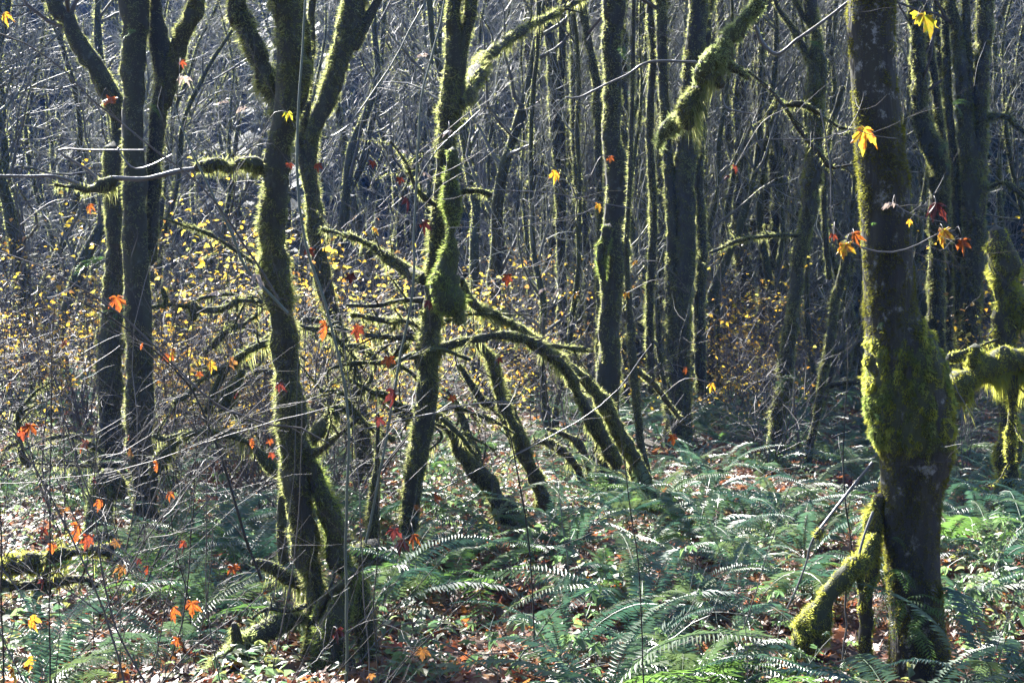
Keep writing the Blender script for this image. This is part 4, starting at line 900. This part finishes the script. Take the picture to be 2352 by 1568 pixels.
# ---------------------------------------------------------------- sword ferns, frond by frond
FR = [frond_mesh('frond', M['fern'], 500 + i, 1.0, 44, [72, 64, 56, 48, 68, 44, 78][i], [-38, -50, -40, -30, -62, -52, -10][i], [.096, .10, .092, .105, .092, .098, .092][i]) for i in range(7)]
M['fern_dead'] = leafy('withered_frond', [(0.10, 0.055, 0.025), (0.16, 0.09, 0.04), (0.12, 0.10, 0.04)], rough=0.6, spec=0.3, trans=0.35, tint=1.6, by='object')
FDD = [frond_mesh('frond', M['fern_dead'], 530 + i, .9, 30, [30, 15][i], [-60, -40][i], .07) for i in range(2)]
FL = [frond_mesh('frond', M['fern_light'], 520 + i, 1.0, 30, [60, 48, 40][i], [-35, -40, -30][i], .12) for i in range(3)]
def fern(seed, n, light=False):
    gg = np.random.default_rng(seed); root = thing('sword_fern', 'x', 'fern', (0, 0, -50))
    src = FL if light else FR
    for i in range(n):
        o = link('frond', FDD[i % 2] if gg.random() < .12 and not light else FL[i % 3] if gg.random() < .06 else src[int(gg.integers(0, len(src)))], root)
        o.rotation_euler = (gg.normal() * .16, gg.normal() * .12, 2 * PI * (i + gg.uniform(-.35, .35)) / n)
        o.location = (gg.normal() * .025, gg.normal() * .025, 0); o.scale = (gg.uniform(.72, 1.12),) * 3
    return root
FE = [fern(600 + i, [11, 13, 10, 14, 12, 11][i]) for i in range(6)] + [fern(640, 9, True)]
hand = [(1400, 1400), (1490, 1300), (1320, 1310), (1570, 1450), (1700, 1340), (1060, 1400), (960, 1400), (1760, 1260), (1850, 1300), (1640, 1290), (1460, 1480), (1700, 1460), (1820, 1400), (1590, 1240), (1500, 1200), (1690, 1190), (1780, 1180), (1880, 1180), (1440, 1220), (1250, 1300), (1950, 1250), (1930, 1400), (2180, 1280), (2240, 1220), (2200, 1420), (2290, 1330), (2180, 1560), (2260, 1640), (2080, 1690), (1980, 1690), (1560, 1640), (1400, 1690), (1300, 1560), (1480, 1560), (1880, 1560), (2330, 1210), (2230, 1150), (330, 1290), (460, 1330), (400, 1400), (350, 1360), (250, 1440), (560, 1350), (150, 1450), (430, 1250), (520, 1270), (620, 1280), (100, 1100), (170, 1090), (40, 1160), (280, 1330), (30, 1460), (500, 1440), (1140, 1290), (1080, 1330), (1620, 1620), (1740, 1640), (880, 1450), (60, 1560), (170, 1600), (330, 1560), (420, 1500), (480, 1640), (90, 1660)]
g = np.random.default_rng(123)
fsp = [gp(x, y) for x, y in hand]
tries = 0
while len(fsp) < 262 and tries < 6000:
    tries += 1
    D = math.sqrt(g.uniform(13 ** 2, 42 ** 2)); u = g.uniform(-.35, .36); x = u * D
    if u < 0.03 and g.random() > (.10 if D < 22 else .16): continue
    p = np.array([x, D, float(ground_z(x, D))])
    if min((x - q[0]) ** 2 + (D - q[1]) ** 2 for q in fsp) < (.8 if D < 20 else .5): continue
    fsp.append(p)
its = []; used = set()
for i, p in enumerate(fsp):
    if abs(p[0] - (2115 - CX) / FPX * 12.3) < .42 and abs(p[1] - 12.3) < .35: continue
    qx, qy = px_of(p)
    if (qx < 330 and 11.9 < p[1] < 17.8) or (1770 < qx < 2010 and p[1] < 12.6) or (450 < qx < 900 and p[1] < 13.6): continue   # keeps the log and the hanging bough clear
    k = 6 if i % 17 == 5 else i % 6
    o = FE[k] if k not in used else copy_tree(FE[k]); used.add(k)
    sc = g.uniform(1.05, 1.6) if p[1] < 20 else g.uniform(.95, 1.4)
    o.location = (p[0], p[1], p[2] + .03); o.rotation_euler = (g.normal() * .06, g.normal() * .06, g.uniform(0, 6.28)); o.scale = (sc,) * 3
    its.append((o, p, ('bright' if k == 6 else 'large' if sc > 1.35 else 'small' if sc < .95 else 'arching')))
word_all(its, 'sword fern', 'sword ferns carpeting the forest floor')

# little ferns that grow on the trunks
LF = [frond_mesh('frond', M['fern_light'], 540 + i, 1.0, 15, [20, -5, 35][i], [-75, -80, -60][i], .20, .10) for i in range(3)]
def trunk_fern(x, y, D, n, size, seed, label, face=-PI / 2):
    gg = np.random.default_rng(seed); root = thing('licorice_fern', label, 'fern', tuple(at(x, y, D)), group='small ferns rooted on trunks')
    for i in range(n):
        o = link('frond', LF[i % 3], root); o.rotation_euler = (gg.normal() * .2, gg.normal() * .2, face + gg.uniform(-1.2, 1.2)); o.scale = (size * gg.uniform(.8, 1.2),) * 3
for i, a in enumerate([(2075, 1380, 12.0, 4, .42, 'broad cluster of hanging ferns low on the big swollen trunk, upper tier'), (2130, 1400, 12.0, 4, .40, 'hanging fern cluster low on the big swollen trunk, darker right tier'),
        (2050, 1310, 12.02, 4, .34, 'fern cluster on the big swollen trunk beside its mossy root'), (2095, 1440, 11.95, 3, .38, 'lowest fern cluster on the big swollen trunk, over the dark foot'),
        (2048, 1235, 12.1, 1, .17, 'single bright frond on the bare bark of the big swollen trunk'), (2150, 1160, 12.25, 2, .26, 'fern hanging off the flank below the moss collar of the big trunk'),
        (2010, 950, 12.1, 2, .12, 'tiny fern tucked in the moss collar of the big trunk'), (2005, 520, 12.15, 1, .16, 'tiny upright fern high on the big trunk beside the yellow maple leaves'),
        (2030, 740, 12.1, 2, .10, 'tiny fern just above the moss collar of the big trunk'), (310, 75, 17.55, 2, .28, 'fern high on the dark twin trunk near the frame top'),
        (345, 245, 17.5, 2, .25, 'fern in the fork of the dark twin trunk'), (268, 720, 21.2, 3, .3, 'fern on the trunk behind the dark twin trunk, beside a red leaf'), (225, 600, 21.4, 3, .45, 'pale glinting fern on the trunk behind the dark twin trunk'),
        (2185, 240, 30.6, 3, .5, 'bright fern on the side of the forked trunk at the far right'), (2178, 330, 32.6, 3, .5, 'fern on the elbowed trunk, above its bend'), (2175, 380, 32.6, 3, .5, 'fern on the elbowed trunk, at its bend'),
        (1450, 150, 32.6, 3, .5, 'upper fern on the tall stem with ferns on its flank'), (1452, 215, 32.6, 3, .5, 'lower fern on the tall stem with ferns on its flank'), (1425, 110, 21.1, 2, .35, 'fern high on the straight dark trunk right of centre'), (1868, 100, 23.2, 2, .35, 'fern in the upper fork of the wavy slim trunk'),
        (1790, 880, 23.1, 2, .3, 'fern low on the wavy slim trunk'), (1810, 860, 23.1, 2, .28, 'second fern low on the wavy slim trunk, just higher')]):
    trunk_fern(*a[:5], 700 + i, a[5])

# ---------------------------------------------------------------- saplings in front, with their hanging leaves
SAPL = []                                           # (root, path points) so that leaves hang on a real twig
def sapling(label, D, traces, seed, bark='bark_twig', side=5, sidelen=(.3, .9), land=None):
    gg = np.random.default_rng(seed)
    q0 = stem_path(traces[0], D); base = q0[0, :3].copy()
    root = thing('maple_sapling', label, 'sapling', tuple(base), group='bare saplings in front')
    tw = MB(); pts = []
    for i, tr in enumerate(traces):
        q = catmull(stem_path(tr, D), .12); P, r = q[:, :3], np.maximum(q[:, 3] * .62, .0014)
        P = P + np.stack([noise(P + seed, .5), noise(P + seed + 9, .6), noise(P + 5 - seed, .5)], -1) * .012
        mb = MB(); mb.add(*tubes(P, r, 6, ref=(0, 1, 0))); link('stem' if i == 0 else 'branch', mb.mesh('sapling_stem', M[bark], base), root)
        pts.append(P)
        if side and len(P) > 3:
            k = np.linspace(0, len(P) - 1, 14).astype(int)
            p, d, rr, _ = spawn(gg, P[k][None], r[k][None], side, .15, 1, (.45, 1.1))
            d[:, 1] *= .7
            L1 = grow(gg, p, d, gg.uniform(*sidelen, len(p)), 7, .13, .02); tw.add(*tubes(L1, taper(np.minimum(rr * .6, .0040), 7, .35), 3))
            p, d, rr, _ = spawn(gg, L1, taper(np.full(len(p), .003), 7), 2, .2, 1, (.4, 1.0)); L2 = grow(gg, p, d, gg.uniform(.12, .4, len(p)), 5, .15, .0); tw.add(*tubes(L2, taper(np.full(len(p), .0020), 5, .5), 3))
            pts.append(L1.reshape(-1, 3))
    if tw.v: link('twig_spray', tw.mesh('sapling_twig', M['bark_twig'], base), root, 'stuff')
    SAPL.append((root, np.concatenate(pts), base))
    if land: LAND.append((traces[0][0][0], D, land))
    return root
TR = [
 ('long bare stem slanting from the upper left edge down past the dark twin trunk', 9.5, [[(640, 690, 8), (560, 560, 8), (450, 420, 7), (330, 325, 7), (215, 230, 6), (150, 165, 6), (60, 100, 5), (-40, 60, 5)]], 'bark_twig'),
 ('dark slim sapling curving up in front of the yellow shrubs by the crooked maple', 10.5, [[(660, 720, 11), (570, 620, 11), (545, 560, 10), (520, 500, 10), (480, 420, 9), (440, 340, 7), (400, 240, 6)]], 'stem_green'),
 ('green pole-like sapling rising upright in front of the crooked maple', 10.8, [[(800, 1700, 12), (795, 1300, 11), (800, 1050, 10), (795, 900, 10), (750, 700, 10), (700, 560, 10), (680, 420, 10), (690, 200, 9), (700, -30, 8)]], 'stem_green'),
 ('smooth grey-green sapling slanting up beside the centre trunk', 11.5, [[(840, 1250, 10), (880, 1050, 10), (905, 900, 10), (940, 720, 9), (950, 560, 9), (958, 400, 9), (972, 200, 8), (1010, 60, 7), (1030, -30, 6)], [(958, 420, 6), (1000, 350, 5), (1100, 250, 4)]], 'stem_green'),
 ('pale wand arching from the upper middle down to the leaning trunk', 12.0, [[(740, 320, 5), (800, 290, 6), (865, 200, 6), (920, 110, 6), (980, 0, 6), (1000, -40, 5)]], 'stem_green'),
 ('dark thin sapling bending down to the litter left of the crooked maple', 11.0, [[(600, 1330, 11), (575, 1260, 11), (548, 1170, 10), (520, 1080, 10), (480, 980, 9), (440, 900, 8), (400, 850, 7), (300, 760, 6), (180, 690, 5)]], 'bark_dark'),
 ('bare dark branch running across the dark twin trunk toward the crooked maple', 10.0, [[(760, 1020, 5), (690, 985, 7), (620, 975, 7), (555, 955, 8), (500, 930, 8), (420, 860, 8), (360, 800, 7), (280, 725, 7), (180, 660, 6), (60, 600, 5), (-60, 560, 5)]], 'bark_twig'),
 ('pale twiggy sapling at the lower left with orange leaves on it', 8.8, [[(320, 1760, 9), (290, 1560, 8), (240, 1400, 8), (180, 1270, 7), (110, 1130, 6), (40, 1000, 5), (-30, 900, 4)], [(240, 1400, 6), (330, 1250, 5), (420, 1120, 4), (520, 1040, 3)]], 'bark_twig'),
 ('thin upright wand at the lower left corner', 8.5, [[(15, 1800, 7), (10, 1500, 7), (5, 1300, 6), (0, 1150, 5), (-12, 950, 4)], [(8, 1400, 5), (80, 1330, 4), (160, 1290, 3)]], 'bark_dark'),
 ('slender wand rising over the mossy log at the left', 9.2, [[(112, 1760, 7), (112, 1450, 6), (114, 1200, 6), (116, 1050, 5), (120, 850, 4), (130, 700, 3)]], 'bark_dark'),
 ('bare sapling fanning out low before the hunched stump', 9.0, [[(420, 1800, 9), (350, 1600, 8), (265, 1440, 8), (230, 1300, 7), (215, 1180, 6), (185, 1080, 5), (150, 980, 4)], [(265, 1440, 6), (180, 1370, 5), (90, 1320, 4), (0, 1270, 3)], [(350, 1600, 6), (450, 1480, 5), (560, 1400, 4), (700, 1260, 3)]], 'bark_twig'),
 ('long pale twig sweeping over the litter at the left in a shallow arc', 9.6, [[(760, 930, 4), (640, 965, 4), (520, 1000, 4), (400, 1040, 4), (250, 1085, 4), (120, 1100, 4), (-60, 1110, 4)], [(400, 1040, 4), (520, 990, 3), (640, 880, 3)]], 'bark_twig'),
 ('pale thin branches crossing before the centre trunk in a loose X', 11.0, [[(820, 985, 4), (900, 975, 5), (1000, 945, 5), (1060, 930, 5), (1200, 925, 4), (1290, 960, 3)], [(1000, 1130, 4), (1120, 1070, 4), (1230, 1020, 4), (1330, 965, 4), (1420, 890, 4), (1500, 790, 3)]], 'bark_grey'),
 ('dark upright wand before the split stump, foot in the leafy brambles', 11.2, [[(1225, 1500, 6), (1220, 1330, 6), (1212, 1220, 6), (1190, 1090, 6), (1175, 1010, 5), (1140, 920, 4), (1090, 860, 3)]], 'bark_dark'),
 ('hair-thin twigs with golden leaves in front of the straight dark trunk', 11.5, [[(1060, 425, 3), (1130, 435, 3), (1240, 440, 4), (1340, 455, 4), (1420, 475, 3), (1500, 485, 3)], [(1030, 520, 3), (1160, 525, 3), (1290, 500, 3), (1380, 470, 3)]], 'bark_grey'),
 ('hanging loop of twig in front of the big swollen trunk carrying yellow maple leaves', 10.6, [[(1905, 440, 5), (1912, 500, 5), (1935, 540, 5), (1985, 572, 6), (2050, 578, 6), (2110, 562, 5), (2155, 540, 5), (2195, 530, 4)], [(2060, 470, 4), (2090, 490, 4), (2130, 505, 4), (2170, 512, 3)], [(1905, 440, 5), (1903, 400, 5), (1895, 330, 5), (1880, 250, 4)]], 'bark_grey'),
 ('fine twig tips holding one yellow leaf against the upper part of the big trunk', 10.8, [[(1800, 320, 4), (1900, 318, 4), (1960, 300, 4), (2000, 310, 3), (2060, 320, 3)]], 'bark_grey'),
 ('twig with a large green-yellow leaf beside the top of the big trunk', 10.4, [[(2300, -60, 6), (2220, -40, 5), (2150, -20, 5), (2110, 0, 4), (2085, 5, 3)]], 'bark_grey'),
 ('thin upright wand between the wavy trunk and the big swollen trunk', 14.0, [[(1960, 1330, 6), (1950, 1220, 6), (1940, 1130, 6), (1938, 1000, 5), (1944, 880, 4), (1950, 760, 3)]], 'bark_dark'),
 ('thin curved twig hanging over the ferns at the right', 11.0, [[(2270, 1560, 4), (2290, 1480, 4), (2320, 1400, 4), (2360, 1300, 3)], [(2180, 830, 3), (2200, 900, 3), (2240, 960, 3), (2300, 1020, 3)]], 'bark_grey'),
 ('bare brown arcs of bramble cane over the dark ground at the bottom', 10.8, [[(1180, 1650, 4), (1330, 1540, 4), (1440, 1520, 4), (1560, 1480, 4), (1640, 1440, 3)], [(860, 1480, 4), (960, 1490, 4), (1060, 1500, 4), (1180, 1500, 4), (1260, 1470, 3)]], 'bark_twig'),
 ('leaning dry twigs low between the crooked maple and the centre trunk', 11.6, [[(1090, 1330, 3), (1010, 1420, 3), (900, 1440, 4), (830, 1520, 4)], [(930, 1310, 4), (860, 1400, 4), (780, 1470, 3)]], 'bark_grey'),
]
for i, (lab, D, tr, bk) in enumerate(TR):
    sapling(lab, D, tr, 800 + i, bk, side=6 if i < 12 else 3)
# wild thicket of thin stems at the left
g = np.random.default_rng(321); its = []
for i in range(36):
    D = g.uniform(8.6, 14.5); bx = g.uniform(-150, 1050) if i < 31 else g.uniform(1250, 1800); by = YH + CAMZ * FPX / D
    ln = g.uniform(600, 1300) * 10 / D; a = g.normal() * .55 + (.15 if i % 2 else -.3)
    tr = [(bx, by, g.uniform(4, 7))]
    for k in range(1, 6):
        a += g.normal() * .10; tr.append((tr[-1][0] + math.sin(a) * ln / 5, tr[-1][1] - math.cos(a) * ln / 5, tr[0][2] * (1 - .14 * k)))
    o = sapling('x', D, [tr], 860 + i, ['bark_twig', 'bark_dark', 'bark_grey'][i % 3], side=7 if i < 31 else 2, sidelen=(.35, 1.2))
    its.append((o, (tr[0][0] / FPX * D - CX / FPX * D, D, 0), ['thin brown', 'thin dark', 'thin grey'][i % 3] + ' bare'))
word_all(its, 'sapling', 'bare saplings in front')

LV = [(255, 225, 58, 'orange'), (268, 683, 55, 'orange'), (207, 470, 30, 'orange'), (387, 815, 42, 'orange'), (420, 176, 48, 'pale'), (418, 140, 26, 'red'), (512, 233, 44, 'pale'), (560, 245, 38, 'pale'), (587, 630, 48, 'pale'), (500, 672, 42, 'pale'), (662, 258, 34, 'lime'), (730, 376, 30, 'red'), (665, 376, 28, 'red'), (748, 742, 62, 'orange'), (710, 572, 38, 'red'), (856, 372, 28, 'red'), (975, 508, 50, 'dark'), (935, 455, 50, 'dark'), (918, 410, 28, 'red'), (1032, 300, 38, 'pale'), (975, 395, 34, 'pale'), (968, 125, 38, 'pale'), (925, 345, 28, 'pale'), (1275, 393, 34, 'yellow'), (1375, 470, 34, 'yellow'), (1402, 360, 24, 'orange'), (1690, 380, 28, 'red'), (1670, 404, 22, 'red'), (860, 522, 30, 'yellow'), (1985, 296, 72, 'yellow'), (2122, 34, 100, 'lime'), (2050, 466, 50, 'pale'), (2150, 466, 66, 'dark'), (2168, 530, 70, 'yellow'), (2210, 552, 52, 'orange'), (1962, 536, 50, 'orange'), (1942, 562, 66, 'yellow'), (1915, 538, 28, 'red'), (905, 895, 66, 'dark'), (892, 822, 46, 'orange'), (922, 1240, 60, 'red'), (950, 1228, 46, 'orange'), (905, 1215, 50, 'dark'), (1148, 822, 26, 'red'), (1166, 632, 38, 'red'), (970, 1490, 50, 'brown'), (775, 1445, 50, 'dark'), (440, 1384, 60, 'orange'), (535, 1300, 44, 'orange'), (180, 1205, 66, 'orange'), (205, 1230, 54, 'red'), (195, 1015, 54, 'orange'), (70, 975, 54, 'orange'), (50, 990, 40, 'red'), (147, 785, 32, 'orange'), (28, 1530, 66, 'yellow'), (75, 1508, 44, 'yellow'), (325, 1470, 36, 'orange'), (1250, 662, 34, 'pale'), (1286, 662, 28, 'pale'), (1325, 672, 28, 'yellow'), (805, 630, 36, 'dark'), (985, 690, 36, 'dark'), (870, 960, 40, 'dark'), (360, 1060, 36, 'orange'), (390, 1130, 32, 'orange'), (100, 1215, 40, 'red'), (120, 1250, 36, 'orange'), (230, 1150, 38, 'orange'), (545, 900, 28, 'red'), (625, 1040, 26, 'red'), (640, 880, 36, 'dark'), (1040, 910, 30, 'orange'), (575, 1010, 30, 'orange'), (340, 1300, 36, 'red'), (620, 1010, 26, 'orange'), (20, 880, 30, 'yellow'), (10, 30, 36, 'yellow'), (1575, 845, 28, 'orange'), (1545, 1000, 34, 'orange'), (1635, 880, 26, 'yellow'), (1460, 600, 24, 'yellow'), (1440, 672, 26, 'yellow'), (2090, 505, 20, 'yellow')]
g = np.random.default_rng(444)
for i, (x, y, w, kind) in enumerate(LV):
    best = None
    for D in (9.5, 10.5, 11.3):
        p = at(x, y, D)
        for root, P, base in SAPL:
            d = np.linalg.norm(P - p, axis=1); k = int(d.argmin())
            if best is None or d[k] < best[0]: best = (d[k], root, P[k], base, p, D)
    d, root, q, base, p, D = best
    size = w / FPX * D
    if d < 2.0:
        mid = (q + p) / 2 + np.array([0, 0, .05 + .08 * d]); c = catmull(np.array([[*q, .0026], [*mid, .0024], [*p, .0018]]), .04)
        mb = MB(); mb.add(*tubes(c[:, :3], c[:, 3], 4)); link('leaf_stalk', mb.mesh('leaf_stalk', M['bark_twig'], base), root)
    o = link('leaf', LM[kind, i % 3], root); o.location = p - base
    if kind == 'pale': o.rotation_euler = (g.normal() * .12 - .1, g.normal() * .12, g.uniform(0, 6.28))
    else: o.rotation_euler = (g.normal() * .25, .5 + g.uniform(0, .9), -PI / 2 + g.normal() * .8)
    o.scale = (size * .95,) * 3

for i in range(46):
    root, P, base = SAPL[int(g.integers(0, len(SAPL)))]
    p = P[int(g.integers(len(P) // 3, len(P)))]; qx, qy = px_of(p)
    if not (0 < qx < 1000 and 500 < qy < 1560): continue
    k = ['orange', 'brown', 'red', 'orange', 'brown', 'dark', 'yellow'][i % 7]
    o = link('leaf', LM[k, i % 3], root); o.location = p - base + np.array([0, 0, -.015])
    o.rotation_euler = (g.normal() * .4, .7 + g.uniform(0, .9), g.uniform(0, 6.28)); o.scale = (g.uniform(.05, .13),) * 3

# ---------------------------------------------------------------- thin autumn haze
if HAZE > 0:
    hz = MB(); x0, x1, y0, y1, z0, z1 = -205, 205, -114, 194, -4, 98
    hz.add([(x0, y0, z0), (x1, y0, z0), (x1, y1, z0), (x0, y1, z0), (x0, y0, z1), (x1, y0, z1), (x1, y1, z1), (x0, y1, z1)],
           [(3, 2, 1, 0), (4, 5, 6, 7), (0, 1, 5, 4), (1, 2, 6, 5), (2, 3, 7, 6), (3, 0, 4, 7)])
    hm = bpy.data.materials.new('haze_air'); hm.use_nodes = True; nt = hm.node_tree
    nt.nodes.remove(nt.nodes['Principled BSDF']); pv = nt.nodes.new('ShaderNodeVolumePrincipled')
    pv.inputs['Color'].default_value = (0.15, 0.33, 1.0, 1); pv.inputs['Density'].default_value = HAZE; pv.inputs['Anisotropy'].default_value = 0.2
    nt.links.new(pv.outputs[0], nt.nodes['Material Output'].inputs['Volume'])
    link('haze', hz.mesh('haze', hm, smooth=False), kind='stuff')
tri = 0
for me in bpy.data.meshes: tri += len(me.loops) - 2 * len(me.polygons)
print('TRIANGLES', tri, 'OBJECTS', len(bpy.data.objects))
